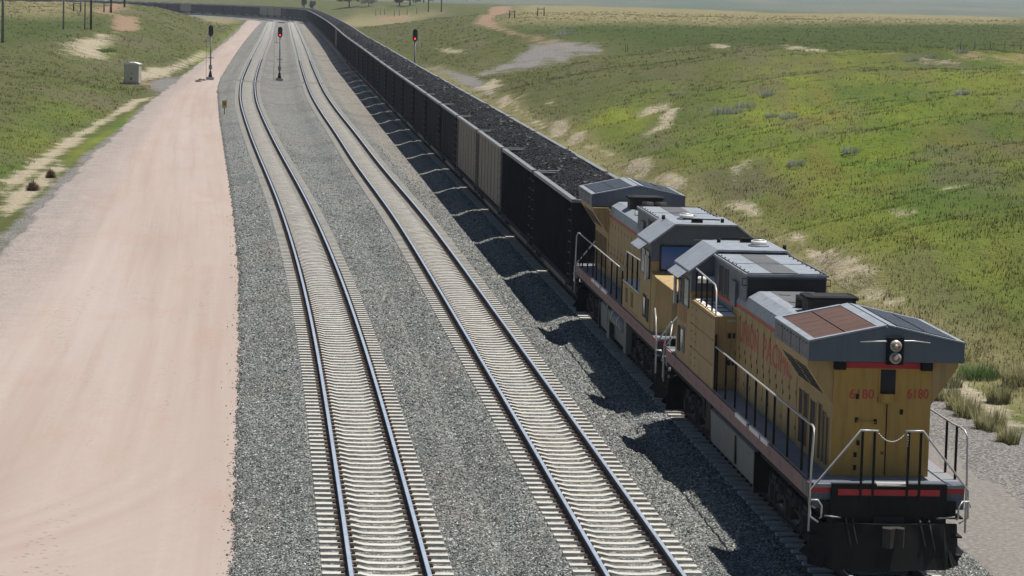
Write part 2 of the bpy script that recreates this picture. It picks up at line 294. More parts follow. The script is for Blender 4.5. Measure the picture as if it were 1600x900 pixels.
# ---------------------------------------------------------------- object helpers
def tag(o, label=None, cat=None, group=None, kind=None):
    for k, v in (('label', label), ('category', cat), ('group', group), ('kind', kind)):
        if v: o[k] = v
    return o
def empty(name, loc=(0, 0, 0), rz=0.0):
    o = bpy.data.objects.new(name, None); COL.objects.link(o); o.location = loc; o.rotation_euler = (0, 0, rz)
    o.empty_display_size = 0.5; return o
class MB:
    """collects boxes, prisms and tubes with per-face material slots; build() links them as one mesh object"""
    def __init__(s): s.v = []; s.f = []; s.mi = []; s.mats = []; s.sm = []
    def _m(s, m):
        if m not in s.mats: s.mats.append(m)
        return s.mats.index(m)
    def poly(s, pts, faces, mat, smooth=False):
        b = len(s.v); k = s._m(mat); s.v += [tuple(p) for p in pts]
        for f in faces: s.f.append([b + i for i in f]); s.mi.append(k); s.sm.append(smooth)
    def box(s, x0, x1, y0, y1, z0, z1, mat):
        s.poly([(x0, y0, z0), (x1, y0, z0), (x1, y1, z0), (x0, y1, z0), (x0, y0, z1), (x1, y0, z1), (x1, y1, z1), (x0, y1, z1)],
               [(0, 3, 2, 1), (4, 5, 6, 7), (0, 1, 5, 4), (1, 2, 6, 5), (2, 3, 7, 6), (3, 0, 4, 7)], mat)
    def prism(s, prof, a, b, mat, axis='y'):
        """profile of 2-D points extruded along an axis (y: prof=(x,z); x: prof=(y,z); z: prof=(x,y))"""
        n = len(prof)
        mk = {'y': lambda p, q: (p[0], q, p[1]), 'x': lambda p, q: (q, p[0], p[1]), 'z': lambda p, q: (p[0], p[1], q)}[axis]
        pts = [mk(p, a) for p in prof] + [mk(p, b) for p in prof]
        fs = [tuple(range(n))[::-1], tuple(range(n, 2 * n))] + [(i, (i + 1) % n, n + (i + 1) % n, n + i) for i in range(n)]
        s.poly(pts, fs, mat)
    def tube(s, pts, r, mat, n=6, cap=True):
        P = [Vector(p) for p in pts]; rings = []
        for i, p in enumerate(P):
            d = (P[min(i + 1, len(P) - 1)] - P[max(i - 1, 0)]).normalized()
            up = Vector((0, 0, 1)) if abs(d.z) < 0.9 else Vector((1, 0, 0))
            a = d.cross(up).normalized(); c = a.cross(d)
            rr = r[i] if isinstance(r, (list, tuple)) else r
            rings.append([p + a * (rr * cos(2 * pi * k / n)) + c * (rr * sin(2 * pi * k / n)) for k in range(n)])
        pts2 = [q for ring in rings for q in ring]; fs = []
        for i in range(len(P) - 1):
            for k in range(n): fs.append((i * n + k, i * n + (k + 1) % n, (i + 1) * n + (k + 1) % n, (i + 1) * n + k))
        if cap: fs += [tuple(range(n))[::-1], tuple((len(P) - 1) * n + k for k in range(n))]
        s.poly(pts2, fs, mat, smooth=True)
    def cyl(s, p0, p1, r, mat, n=20): s.tube([p0, p1], r, mat, n)
    def build(s, name, parent=None, bevel=0.0):
        me = bpy.data.meshes.new(name); me.from_pydata(s.v, [], s.f)
        for mt in s.mats: me.materials.append(M[mt] if isinstance(mt, str) else mt)
        me.polygons.foreach_set('material_index', s.mi); me.polygons.foreach_set('use_smooth', s.sm)
        bm = bmesh.new(); bm.from_mesh(me); bmesh.ops.recalc_face_normals(bm, faces=bm.faces)
        if bevel > 0:
            es = [e for e in bm.edges if len(e.link_faces) == 2 and e.calc_face_angle(0) > 0.5 and not e.link_faces[0].smooth]
            try: bmesh.ops.bevel(bm, geom=es, offset=bevel, segments=2, affect='EDGES', profile=0.6, clamp_overlap=True)
            except Exception: pass
        bm.to_mesh(me); bm.free()
        o = bpy.data.objects.new(name, me); COL.objects.link(o)
        if parent: o.parent = parent
        return o
def np_mesh(name, V, Fq, mat, parent=None, attrs=None, smooth=False, mi=None):
    """large mesh from numpy arrays; faces all of the same size"""
    me = bpy.data.meshes.new(name); V = np.asarray(V, dtype=np.float32); Fq = np.asarray(Fq, dtype=np.int32)
    k = Fq.shape[1]; me.vertices.add(len(V)); me.vertices.foreach_set('co', V.ravel())
    me.loops.add(Fq.size); me.loops.foreach_set('vertex_index', Fq.ravel())
    me.polygons.add(len(Fq)); me.polygons.foreach_set('loop_start', np.arange(0, Fq.size, k, dtype=np.int32))
    try: me.polygons.foreach_set('loop_total', np.full(len(Fq), k, dtype=np.int32))
    except Exception: pass
    for mt in (mat if isinstance(mat, list) else [mat]): me.materials.append(M[mt])
    if mi is not None: me.polygons.foreach_set('material_index', np.asarray(mi, dtype=np.int32))
    me.update(calc_edges=True)
    me.polygons.foreach_set('use_smooth', np.full(len(Fq), bool(smooth)))
    for an, (typ, arr) in (attrs or {}).items():
        a = me.attributes.new(an, typ, 'POINT')
        a.data.foreach_set('color' if 'COLOR' in typ else 'value', np.asarray(arr, dtype=np.float32).ravel())
    o = bpy.data.objects.new(name, me); COL.objects.link(o)
    if parent: o.parent = parent
    return o
def link_copy(o, parent=None):
    c = o.copy(); COL.objects.link(c)
    if parent: c.parent = parent
    for ch in list(o.children): link_copy(ch, c)
    return c
def text_mesh(name, txt, mat, height, width, origin, ax, ay, parent, depth=0.004, bold=0.0):
    """flat raised lettering, lower-left corner at origin, reading along ax, up along ay"""
    cu = bpy.data.curves.new(name, 'FONT'); cu.body = txt; cu.size = 1; cu.extrude = 0.001; cu.offset = bold; cu.resolution_u = 3
    tmp = bpy.data.objects.new(name, cu); COL.objects.link(tmp)
    bpy.context.view_layer.update()
    me = bpy.data.meshes.new_from_object(tmp.evaluated_get(bpy.context.evaluated_depsgraph_get()))
    bpy.data.objects.remove(tmp); bpy.data.curves.remove(cu)
    P = np.array([v.co[:] for v in me.vertices]); lo = P.min(0); hi = P.max(0)
    ax = np.array(ax, float); ay = np.array(ay, float); az = np.cross(ax, ay)
    Q = np.array(origin) + np.outer((P[:, 0] - lo[0]) / (hi[0] - lo[0]) * width, ax) + np.outer((P[:, 1] - lo[1]) / (hi[1] - lo[1]) * height, ay) \
        + np.outer((P[:, 2] - lo[2]) / (hi[2] - lo[2]) * depth, az)
    me.vertices.foreach_set('co', Q.astype(np.float32).ravel()); me.materials.clear(); me.materials.append(M[mat]); me.update()
    o = bpy.data.objects.new(name, me); COL.objects.link(o); o.parent = parent
    return o

# ---------------------------------------------------------------- ground plan: track axes and relief
def zg(Y):
    d = np.maximum(0, np.asarray(Y, float) - 450); return -0.0065 * d * d / (d + 200)
T1 = [(55.5, -2.17), (63.8, -2.88), (75, -3.83), (91, -5.25), (115.3, -7.58), (144, -10.6), (157, -12.04), (184.4, -15.2), (214.5, -18.6), (255, -23.0), (278, -25.4), (327, -29.9), (391, -35.0), (577, -49.4), (960, -80.4)]
T2 = [(56, 2.74), (64.5, 2.05), (145.5, -5.25), (158.6, -6.69), (186.9, -9.57), (217.6, -12.45), (256, -16.28), (274, -17.95), (296, -20.0), (332, -23.07), (397.5, -28.5), (587, -43.9), (960, -73.8)]
T3 = [(57, 7.5), (104, 3.55), (160, -1.2), (211, -5.65), (264, -10.3), (330, -15.9), (405, -22.4), (587, -37.0), (960, -67.2)]
YS = np.arange(-60.0, 961.0, 1.0)
def smooth_track(P, end=-0.08):
    P = np.array(P); y, x = P[:, 0], P[:, 1]
    s0 = (x[1] - x[0]) / (y[1] - y[0]) if y[1] - y[0] > 20 else (x[2] - x[0]) / (y[2] - y[0])
    ye = np.arange(-140.0, 1041.0, 1.0)
    xe = np.interp(ye, y, x); lo = ye < y[0]; xe[lo] = x[0] + s0 * (ye[lo] - y[0]); hi = ye > y[-1]; xe[hi] = x[-1] + end * (ye[hi] - y[-1])
    k = np.exp(-0.5 * (np.arange(-45, 46) / 14.0) ** 2); k /= k.sum()
    xs = np.convolve(xe, k, 'same'); return np.interp(YS, ye, xs)
AX = [smooth_track(T1), smooth_track(T2), smooth_track(T3)]
R0 = 870.0                                            # the bend to the left far away, round one common centre
def arc_pts(i):
    x0 = AX[i][-1]; h = atan(0.08); x3 = AX[2][-1]
    cx, cy = x3 - R0 * cos(h), 960 - R0 * sin(h)
    r = R0 - (x3 - x0) * cos(h)
    a = np.arange(0.002, 0.62, 0.004); ang = h + a
    return np.stack([cx + r * np.cos(ang), cy + r * np.sin(ang)], 1)
PATH = []
for i in range(3):
    p = np.concatenate([np.stack([AX[i], YS], 1), arc_pts(i)]); s = np.concatenate([[0], np.cumsum(np.hypot(*np.diff(p, axis=0).T))])
    PATH.append((p, s))
XF = []
for i in range(3):
    p = PATH[i][0]; o_ = np.argsort(p[:, 1]); XF.append((p[o_, 1], p[o_, 0]))
def axx(i, Y): return np.interp(Y, *XF[i])
def on_path(i, s):
    p, c = PATH[i]; x = np.interp(s, c, p[:, 0]); y = np.interp(s, c, p[:, 1])
    x2 = np.interp(s + 0.5, c, p[:, 0]); y2 = np.interp(s + 0.5, c, p[:, 1]); x1 = np.interp(s - 0.5, c, p[:, 0]); y1 = np.interp(s - 0.5, c, p[:, 1])
    return x, y, np.arctan2(-(x2 - x1), y2 - y1)       # heading as rotation of +Y about Z
def s_at(i, Y): p, c = PATH[i]; return float(np.interp(Y, YS, c[:len(YS)]))
def sst(a, b, x): u = np.clip((x - a) / (b - a), 0, 1); return u * u * (3 - 2 * u)
def wob(X, Y):
    return 0.10 * np.sin(X * 0.31 + 1.3 * np.sin(Y * 0.09)) + 0.09 * np.sin(Y * 0.23 + 0.7 * np.sin(X * 0.17 + 2)) + 0.05 * np.sin(X * 0.9 + Y * 0.37) + 0.04 * np.sin(X * 1.7 - Y * 1.1)
def hgt(X, Y):
    X = np.asarray(X, float); Y = np.asarray(Y, float)
    base = zg(Y) - 0.62
    e = X - axx(2, Y); l = axx(0, Y) - X
    # right: cut slope up to a plateau, a gully at Y~370, then a second rise that fades far out
    W = np.interp(Y, [0, 120, 300, 450, 800], [50, 54, 60, 46, 56])
    u = np.clip((e - 11.0) / W, 0, 1); Hr = np.interp(Y, [0, 300, 600, 1000, 1500, 3000], [6.0, 6.0, 6.0, 4.8, 3.0, 2.0])
    Hr = Hr - zg(Y) * sst(420, 700, Y) * (1 - sst(1150, 1900, Y))
    rise = Hr * (1 - (1 - u) ** 2.9)
    foot = 0.75 * sst(10.6 + 0.7 * np.sin(Y * 0.35) + 0.5 * np.sin(Y * 0.93), 12.4 + 0.7 * np.sin(Y * 0.35) + 0.5 * np.sin(Y * 0.93), e) * sst(0.1, 0.9, np.sin(Y * 0.11 + 0.5) + 0.55 * np.sin(Y * 0.37)) * (Y < 330)
    ph = Y * 0.17 + 1.5 * np.sin(Y * 0.041) - e * 0.05 + 1.4 * np.sin(e * 0.09 + Y * 0.03); mk = np.clip(4 * u * (1 - u), 0, 1)
    fold = mk * (0.20 * np.sin(ph) + 0.10 * np.sin(2.3 * ph + 1 + 0.8 * np.sin(e * 0.21)))
    rise = rise + foot + np.where(Y < 340, fold, 0)
    gul = np.exp(-((Y - 372 - 0.9 * (e - 11)) / 26.0) ** 2) * sst(60, 20, e)
    rise = rise * (1 - 0.72 * gul)
    rise = rise * (1 - sst(700, 1000, Y) * sst(90, 20, e))
    # left: cut slope beside the road
    toe = np.interp(Y, [0, 100, 171, 273, 315, 335, 362, 510, 800], [22, 18, 16, 12.0, 14.6, 13.5, 9.0, 7.5, 7])
    Wl = np.interp(Y, [0, 250, 420, 560, 800], [40, 40, 34, 22, 26]); Hl = np.interp(Y, [0, 300, 450, 600, 720], [5.6, 5.6, 6.0, 7.0, 6.0])
    ul = np.clip((l - toe) / Wl, 0, 1)
    risel = Hl * (1 - (1 - ul) ** 1.7) * (1 - sst(650, 880, Y) * sst(140, 40, l))
    risel = np.where(Y > 880, risel * np.interp(Y, [880, 1400], [1, 0.3]), risel)
    r = np.where(e > 0, rise, np.where(l > 0, risel, 0))
    m_ = sst(0.02, 0.35, np.where(e > 0, u, ul))
    far = 44 * sst(2000, 7500, Y) + 10 * sst(3500, 9000, Y) * np.sin(X * 0.0011 + 0.6)
    gentle = (0.5 * np.sin(X * 0.021 + 0.8) * np.sin(Y * 0.013 + 0.4)) * sst(300, 700, Y) * m_
    return base + r + wob(X, Y) * (0.25 + 1.2 * m_) * np.interp(np.abs(Y), [0, 400, 1500], [1, 1, 0.3]) * np.where((e < 8) & (l < 6), 0.0, 1) + gentle + far
def at(x, y, dz=0.0):
    """ground point seen at pixel (x, y) of the 1600x900 photograph"""
    d = fwv + RV * ((x - 800) / F) + UV * ((450 - y) / F)
    t = np.exp(np.linspace(np.log(40), np.log(12000), 6000)); p = np.array([0, 0, CAMH]) + t[:, None] * d
    below = p[:, 2] < hgt(p[:, 0], p[:, 1]) + dz
    i = int(np.argmax(below)) if below.any() else len(t) - 1
    a, b = t[max(i - 1, 0)], t[i]
    for _ in range(30):
        mid = 0.5 * (a + b); q = np.array([0, 0, CAMH]) + mid * d
        if q[2] < hgt(q[0], q[1]) + dz: b = mid
        else: a = mid
    q = np.array([0, 0, CAMH]) + b * d; return float(q[0]), float(q[1]), float(hgt(q[0], q[1]))
def flat(x, y, z=0.0):
    d = fwv + RV * ((x - 800) / F) + UV * ((450 - y) / F); zz = z
    for _ in range(25):
        t = (zz - CAMH) / d[2]; q = t * d; zz = z + float(zg(q[1]))
    return float(q[0]), float(q[1])

ROAD_R = [(368, 960), (372, 900), (376, 700), (379, 560), (378, 430), (366, 320), (355, 250), (346, 195), (342, 160), (340, 140), (345, 122), (362, 95), (380, 68), (400, 44), (412, 32), (420, 27)]
ROAD_L = [(-420, 960), (-330, 800), (-210, 620), (-80, 480), (20, 390), (90, 310), (150, 245), (205, 195), (245, 155), (268, 138), (292, 118), (318, 98), (340, 78), (362, 58), (378, 42), (388, 32), (384, 27)]
def edge_fn(px, z):
    q = np.array([flat(x, y, z) for x, y in px]); o_ = np.argsort(q[:, 1]); return q[o_, 1], q[o_, 0]
RR, RL = edge_fn(ROAD_R, -0.45), edge_fn(ROAD_L, -0.5)
# ---------------------------------------------------------------- ground masks (regions of the plan)
def pip(P, X, Y):
    ins = np.zeros(X.shape, bool); n = len(P)
    for i in range(n):
        (x1, y1), (x2, y2) = P[i], P[(i + 1) % n]
        c = ((y1 > Y) != (y2 > Y)); ins ^= c & (X < (x2 - x1) * (Y - y1) / (y2 - y1 + 1e-12) + x1)
    return ins
def region(P, X, Y, soft, an=0.12):
    """soft membership of plan polygon P; distances along the line count for less"""
    P = [(p[0], p[1] * an) for p in P]; Ya = Y * an
    out_ = np.zeros(X.shape); xs = [p[0] for p in P]; ys = [p[1] for p in P]
    k = (X > min(xs) - soft) & (X < max(xs) + soft) & (Ya > min(ys) - soft) & (Ya < max(ys) + soft)
    if not k.any(): return out_
    x, y = X[k], Ya[k]; d = np.full(x.shape, 1e9); n = len(P)
    for i in range(n):
        (x1, y1), (x2, y2) = P[i], P[(i + 1) % n]; L = (x2 - x1) ** 2 + (y2 - y1) ** 2 + 1e-9
        tt = np.clip(((x - x1) * (x2 - x1) + (y - y1) * (y2 - y1)) / L, 0, 1)
        d = np.minimum(d, np.hypot(x - x1 - tt * (x2 - x1), y - y1 - tt * (y2 - y1)))
    sd_ = np.where(pip(P, x, y), d, -d); out_[k] = np.clip(0.5 + 0.5 * sd_ / soft, 0, 1); return out_
def rp(*px): return [at(x, y)[:2] for x, y in px]
REG = dict(
    bare=[(rp((0, 312), (52, 278), (92, 250), (104, 262), (60, 304), (0, 352)), 0.5), (rp((112, 62), (170, 52), (176, 62), (164, 92), (126, 88), (100, 78)), 1.6), (rp((0, 284), (0, 308), (52, 275), (94, 244), (139, 209), (180, 184), (222, 160), (245, 150), (208, 155), (156, 186), (104, 215), (52, 250)), 0.5),
          (rp((200, 128), (265, 120), (330, 84), (318, 78), (262, 104), (215, 112)), 1.0),
          (rp((740, 140), (775, 122), (785, 132), (765, 146)), 1.0),
          (rp((1130, 318), (1175, 316), (1200, 338), (1180, 342)), 0.4), (rp((1310, 425), (1345, 430), (1410, 468), (1390, 474), (1340, 450)), 0.4),
          (rp((1225, 362), (1285, 396), (1300, 420), (1270, 405)), 0.35),
          (rp((745, 130), (860, 208), (960, 244), (955, 236), (900, 218), (830, 182), (780, 146)), 0.35),
          (rp((1480, 585), (1600, 650), (1600, 690), (1500, 625)), 0.35),
          (rp((995, 177), (1050, 160), (1052, 166), (1000, 184)), 0.5), (rp((998, 212), (1020, 205), (1060, 165), (1055, 192), (1010, 214)), 0.5),
          (rp((800, 152), (830, 146), (834, 152), (806, 160)), 0.5), (rp((850, 160), (866, 156), (866, 163), (852, 164)), 0.5),
          (rp((678, 74), (720, 78), (728, 84), (690, 82)), 0.7), (rp((1110, 68), (1140, 72), (1135, 77), (1112, 72)), 1.2), (rp((1225, 70), (1285, 76), (1280, 81), (1230, 76)), 1.2),
          (rp((1440, 91), (1500, 97), (1498, 100), (1440, 95)), 1.0), (rp((1490, 100), (1600, 110), (1600, 113), (1500, 104)), 1.0), (rp((1469, 292), (1509, 286), (1508, 291), (1472, 297)), 0.35), (rp((1528, 296), (1562, 289), (1560, 294), (1530, 300)), 0.35), (rp((1395, 334), (1430, 327), (1428, 333), (1398, 339)), 0.3), (rp((1140, 262), (1175, 250), (1176, 256), (1145, 268)), 0.35)],
    red=[(rp((176, 24), (215, 24), (221, 46), (180, 52), (172, 40)), 1.0), (rp((140, 18), (160, 6), (205, 3), (200, 12), (178, 20)), 2.0), (rp((192, 122), (232, 126), (240, 133), (205, 135)), 0.8),
         (rp((740, 36), (765, 10), (800, 8), (800, 18), (772, 30), (790, 46), (850, 60), (900, 74), (850, 70), (770, 46)), 1.5),
         (rp((590, 24), (640, 22), (645, 30), (592, 34)), 1.2), (rp((1480, 84), (1600, 90), (1600, 97), (1490, 91)), 1.6), (rp((1310, 84), (1400, 84), (1400, 87), (1320, 87)), 1.6)],
    grav=[(rp((745, 116), (830, 72), (870, 62), (938, 70), (940, 84), (860, 100), (790, 112), (752, 120)), 1.0),
          (rp((660, 100), (740, 140), (790, 150), (745, 120), (700, 110)), 0.7),
          (rp((225, 128), (262, 120), (300, 122), (290, 140), (255, 148), (235, 142)), 0.8)],
    lush=[(rp((1080, 215), (1180, 120), (1330, 85), (1360, 95), (1300, 130), (1600, 80), (1600, 560), (1460, 500), (1330, 400), (1180, 300), (1000, 235)), 5.0),
          (rp((880, 190), (1000, 150), (1060, 140), (1010, 210), (930, 222)), 2.5),
          (rp((148, 60), (166, 72), (172, 88), (166, 92), (160, 78)), 0.6), (rp((90, 262), (120, 232), (180, 194), (214, 172), (212, 182), (185, 204), (150, 228), (104, 262)), 0.35),
          (rp((300, 95), (345, 62), (372, 40), (380, 44), (345, 78), (318, 98)), 1.0),
          (rp((0, 262), (70, 190), (160, 140), (120, 190), (20, 270)), 3.0)],
    field=[(rp((800, 58), (760, 44), (830, 36), (1100, 40), (1600, 34), (1600, 82), (1450, 84), (1300, 76), (1120, 74), (980, 72)), 3.0),
           (rp((0, 72), (0, 24), (70, 24), (180, 24), (172, 40), (100, 54), (50, 64)), 3.0)],
    dry=[(rp((790, 34), (800, 14), (900, 8), (1200, 20), (1600, 20), (1600, 36), (1100, 40), (850, 36)), 6.0),
         (rp((0, 24), (0, 2), (150, 3), (140, 16), (90, 22)), 6.0), (rp((480, 34), (560, 24), (690, 20), (640, 34), (560, 42)), 4.0),
         (rp((300, 24), (370, 22), (372, 34), (330, 36)), 3.0)])
def masks(X, Y):
    r = {k: np.zeros(X.shape) for k in ('bare', 'red', 'grav', 'lush', 'field', 'dry')}
    for k in r:
        for P, soft in REG[k]: r[k] = np.maximum(r[k], region(P, X, Y, soft))
    e = X - axx(2, Y); l = axx(0, Y) - X
    # gravel service track and shoulder right of the train, gravelly verge on the left of the road
    side = sst(10.5, 8.5, e) * (e > 0); r['grav'] = np.maximum(r['grav'], side * np.interp(Y, [200, 420], [1, 0.7]))
    rl = np.interp(Y, *RL); vw = np.interp(Y, [90, 170, 300], [1.8, 1.2, 0.7]); r['grav'] = np.maximum(r['grav'], 0.9 * sst(rl - vw - 0.6, rl - vw + 0.6, X) * (l > 0))
    ft = sst(10.4, 11.4, e) * sst(12.9, 11.9, e) * sst(0.1, 0.9, np.sin(Y * 0.11 + 0.5) + 0.55 * np.sin(Y * 0.37)) * (Y < 330); r['bare'] = np.maximum(r['bare'], 0.85 * ft)
    dryv = sst(9.5, 10.5, e) * sst(13.8, 11.5, e); r['dry'] = np.maximum(r['dry'], 0.75 * dryv * (Y < 420))
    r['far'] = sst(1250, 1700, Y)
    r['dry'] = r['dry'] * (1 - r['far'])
    return np.stack([r['bare'], r['red'], r['grav'], r['lush']], -1), np.stack([r['field'], r['dry'], r['far'], np.ones_like(X)], -1)

# ---------------------------------------------------------------- ground sheet
def ground():
    vy = np.concatenate([np.linspace(-50, 38, 14), 1 / np.linspace(1 / 40, 1 / 1400, 900), np.geomspace(1410, 12000, 120)])
    u = np.concatenate([np.linspace(-1.6, -0.32, 24), np.linspace(-0.30, 0.36, 430), np.linspace(0.38, 1.6, 24)])
    Yg = np.repeat(vy[:, None], len(u), 1); Xg = u[None, :] * (np.abs(Yg) * 1.0 + 25.0) + 0 * Yg
    Xg = np.where(Yg < 0, u[None, :] * 45, Xg)
    Zg = hgt(Xg, Yg); V = np.stack([Xg, Yg, Zg], -1).reshape(-1, 3); nr, nc = Yg.shape
    idx = np.arange(nr * nc).reshape(nr, nc); Fq = np.stack([idx[:-1, :-1], idx[:-1, 1:], idx[1:, 1:], idx[1:, :-1]], -1).reshape(-1, 4)
    a, b = masks(Xg, Yg)
    o = np_mesh('ground', V, Fq, 'terrain', attrs={'mask_a': ('FLOAT_COLOR', a.reshape(-1, 4)), 'mask_b': ('FLOAT_COLOR', b.reshape(-1, 4))}, smooth=True)
    tag(o, kind='structure')
ground()

# ---------------------------------------------------------------- ballast bed and dirt road
def jit(Y, k): return 0.12 * np.sin(Y * 2.1 + k) + 0.09 * np.sin(Y * 5.3 + 2 * k) + 0.07 * np.sin(Y * 0.9 + k * 3)
def ballast_z(X, Y):
    d = np.minimum(np.minimum(np.abs(X - axx(0, Y)), np.abs(X - axx(1, Y))), np.abs(X - axx(2, Y)))
    z = np.interp(d, [0, 0.45, 0.9, 1.72, 2.5, 3.6], [-0.085, -0.075, -0.055, -0.06, -0.33, -0.40])
    e = X - axx(2, Y); z = np.where(e > 1.72, np.interp(e, [1.72, 2.9, 3.4], [-0.06, -0.52, -0.72]), z)
    l = axx(0, Y) - X; z = np.where(l > 1.72, np.interp(l, [1.72, 2.4, 4.2, 6], [-0.06, -0.24, -0.42, -0.56]), z)
    return z + zg(Y)
def ballast():
    vy = np.concatenate([np.arange(20, 130, 0.22), np.arange(130, 300, 0.6), np.arange(300, 962, 2.5)])
    X1, X3 = axx(0, vy), axx(2, vy)
    left = np.interp(vy, *RR) - 0.2 + 0.35 * jit(vy, 1.0); left = np.minimum(left, X1 - 2.0); right = X3 + 3.45
    K = 110; f = np.linspace(0, 1, K); Xg = left[:, None] + (right - left)[:, None] * f[None, :]; Yg = np.repeat(vy[:, None], K, 1)
    Zg = ballast_z(Xg, Yg) + 0.012 * np.sin(Xg * 7 + Yg * 3) + 0.012 * np.sin(Yg * 6.1 - Xg * 4)
    Zg[:, 0] = zg(vy) - 0.75; Zg[:, -1] = zg(vy) - 0.8
    e = (Xg - axx(2, Yg)); m2 = (Xg - axx(1, Yg))
    dust = sst(1.7, 2.3, m2) * sst(-1.4, -2.4, e) * sst(120, 190, Yg) * 0.9 + 0.35 * sst(160, 330, Yg)
    m1 = Xg - axx(0, Yg); dust = np.maximum(dust, sst(1.7, 2.6, m1) * sst(-1.5, -2.4, m2) * sst(200, 330, Yg) * 0.6)
    dust = np.maximum(dust, (np.abs(m1) < 0.68) * 0.75 * sst(90, 170, Yg)); dust = np.maximum(dust, (np.abs(m2) < 0.68) * 0.8 * sst(70, 150, Yg))
    V = np.stack([Xg, Yg, Zg], -1).reshape(-1, 3); dd = [dust.ravel()]; nr = len(vy)
    idx = np.arange(nr * K).reshape(nr, K); FF = [np.stack([idx[:-1, :-1], idx[:-1, 1:], idx[1:, 1:], idx[1:, :-1]], -1).reshape(-1, 4)]
    # round the far bend
    P1, P3 = PATH[0][0][len(YS) - 1:], PATH[2][0][len(YS) - 1:]; n = len(P1); g = np.linspace(-0.25, 1.27, 16); P1 = P1.copy(); P3 = P3.copy()
    A = P1[:, None, :] + (P3 - P1)[:, None, :] * g[None, :, None]; za = zg(A[..., 1]) - 0.08 - 0.9 * ((g < -0.2) | (g > 1.2))[None, :]
    V2 = np.concatenate([A, za[..., None]], -1).reshape(-1, 3); i2 = np.arange(n * 16).reshape(n, 16) + len(V)
    FF.append(np.stack([i2[:-1, :-1], i2[:-1, 1:], i2[1:, 1:], i2[1:, :-1]], -1).reshape(-1, 4)); dd.append(np.full(n * 16, 0.5))
    o = np_mesh('ballast', np.concatenate([V, V2]), np.concatenate(FF), 'ballast', attrs={'dust': ('FLOAT', np.concatenate(dd))}, smooth=True)
    tag(o, kind='structure')
ballast()
def road():
    ymax = min(RR[0][-1], RL[0][-1]); vy = np.concatenate([np.arange(30, 120, 0.4), np.arange(120, 400, 1.0), np.arange(400, ymax, 4.0)])
    L = np.interp(vy, *RL) - 0.5 + 0.9 * jit(vy * 0.17, 2.0) + 0.5 * jit(vy * 0.8, 4.0); R_ = np.interp(vy, *RR) + 0.8; K = 60; f = np.linspace(0, 1, K)
    Xg = L[:, None] + (R_ - L)[:, None] * f; Yg = np.repeat(vy[:, None], K, 1)
    Zg = zg(Yg) - 0.50 + 0.02 * np.sin(Xg * 1.3 + Yg * 0.05) + 0.05 * np.sin(f * pi)[None, :]
    Zg[:, 0] -= 0.25; Zg[:, -1] -= 0.1
    V = np.stack([Xg, Yg, Zg], -1).reshape(-1, 3); nr = len(vy); idx = np.arange(nr * K).reshape(nr, K)
    Fq = np.stack([idx[:-1, :-1], idx[:-1, 1:], idx[1:, 1:], idx[1:, :-1]], -1).reshape(-1, 4)
    ed = np.clip(1 - (Xg - L[:, None]) / np.interp(vy, [60, 130, 300, 500], [3.5, 4.0, 2.2, 1.2])[:, None], 0, 1) ** 0.7
    o = np_mesh('dirt_road', V, Fq, 'road', attrs={'edge': ('FLOAT', ed.ravel()), 'lat': ('FLOAT', (Xg - axx(0, Yg)).ravel()), 'turn_r': ('FLOAT', np.hypot(Xg + 30, (Yg - 74) * 0.8).ravel()), 'turn_w': ('FLOAT', (sst(80, 62, Yg) * sst(-5.5, -9, Xg)).ravel())}, smooth=True); tag(o, kind='structure')
road()
def service_track():
    """trodden grey track right of the locomotives"""
    vy = np.arange(20, 150, 0.5); X3 = axx(2, vy); L = X3 + 3.0; R_ = X3 + 6.1 + 1.2 * jit(vy * 0.6, 5); K = 24; f = np.linspace(0, 1, K)
    Xg = L[:, None] + (R_ - L)[:, None] * f; Yg = np.repeat(vy[:, None], K, 1); Zg = np.full_like(Xg, -0.575) + 0.02 * np.sin(Xg * 3); Zg[:, -1] -= 0.12; Zg[:, 0] -= 0.1
    V = np.stack([Xg, Yg, Zg], -1).reshape(-1, 3); nr = len(vy); idx = np.arange(nr * K).reshape(nr, K)
    Fq = np.stack([idx[:-1, :-1], idx[:-1, 1:], idx[1:, 1:], idx[1:, :-1]], -1).reshape(-1, 4)
    mt, t, b = new_mat('packed_gravel'); o_ = worldpos(t); n1 = noise(t, o_, 9, 4); n2 = noise(t, o_, 0.8, 4)
    c = ramp(t, n1, [(0.35, (0.125, 0.115, 0.105)), (0.6, (0.205, 0.192, 0.175)), (0.75, (0.30, 0.285, 0.262))]); c = mixc(t, math_(t, 'MULTIPLY', n2, 0.5), c, (0.18, 0.167, 0.15))
    t.links.new(c, b.inputs['Base Color']); b.inputs['Roughness'].default_value = 0.95; bump(t, b, n1, 0.5, 0.04); M['packed'] = mt
    tag(np_mesh('service_track', V, Fq, 'packed', smooth=True), kind='structure')
service_track()

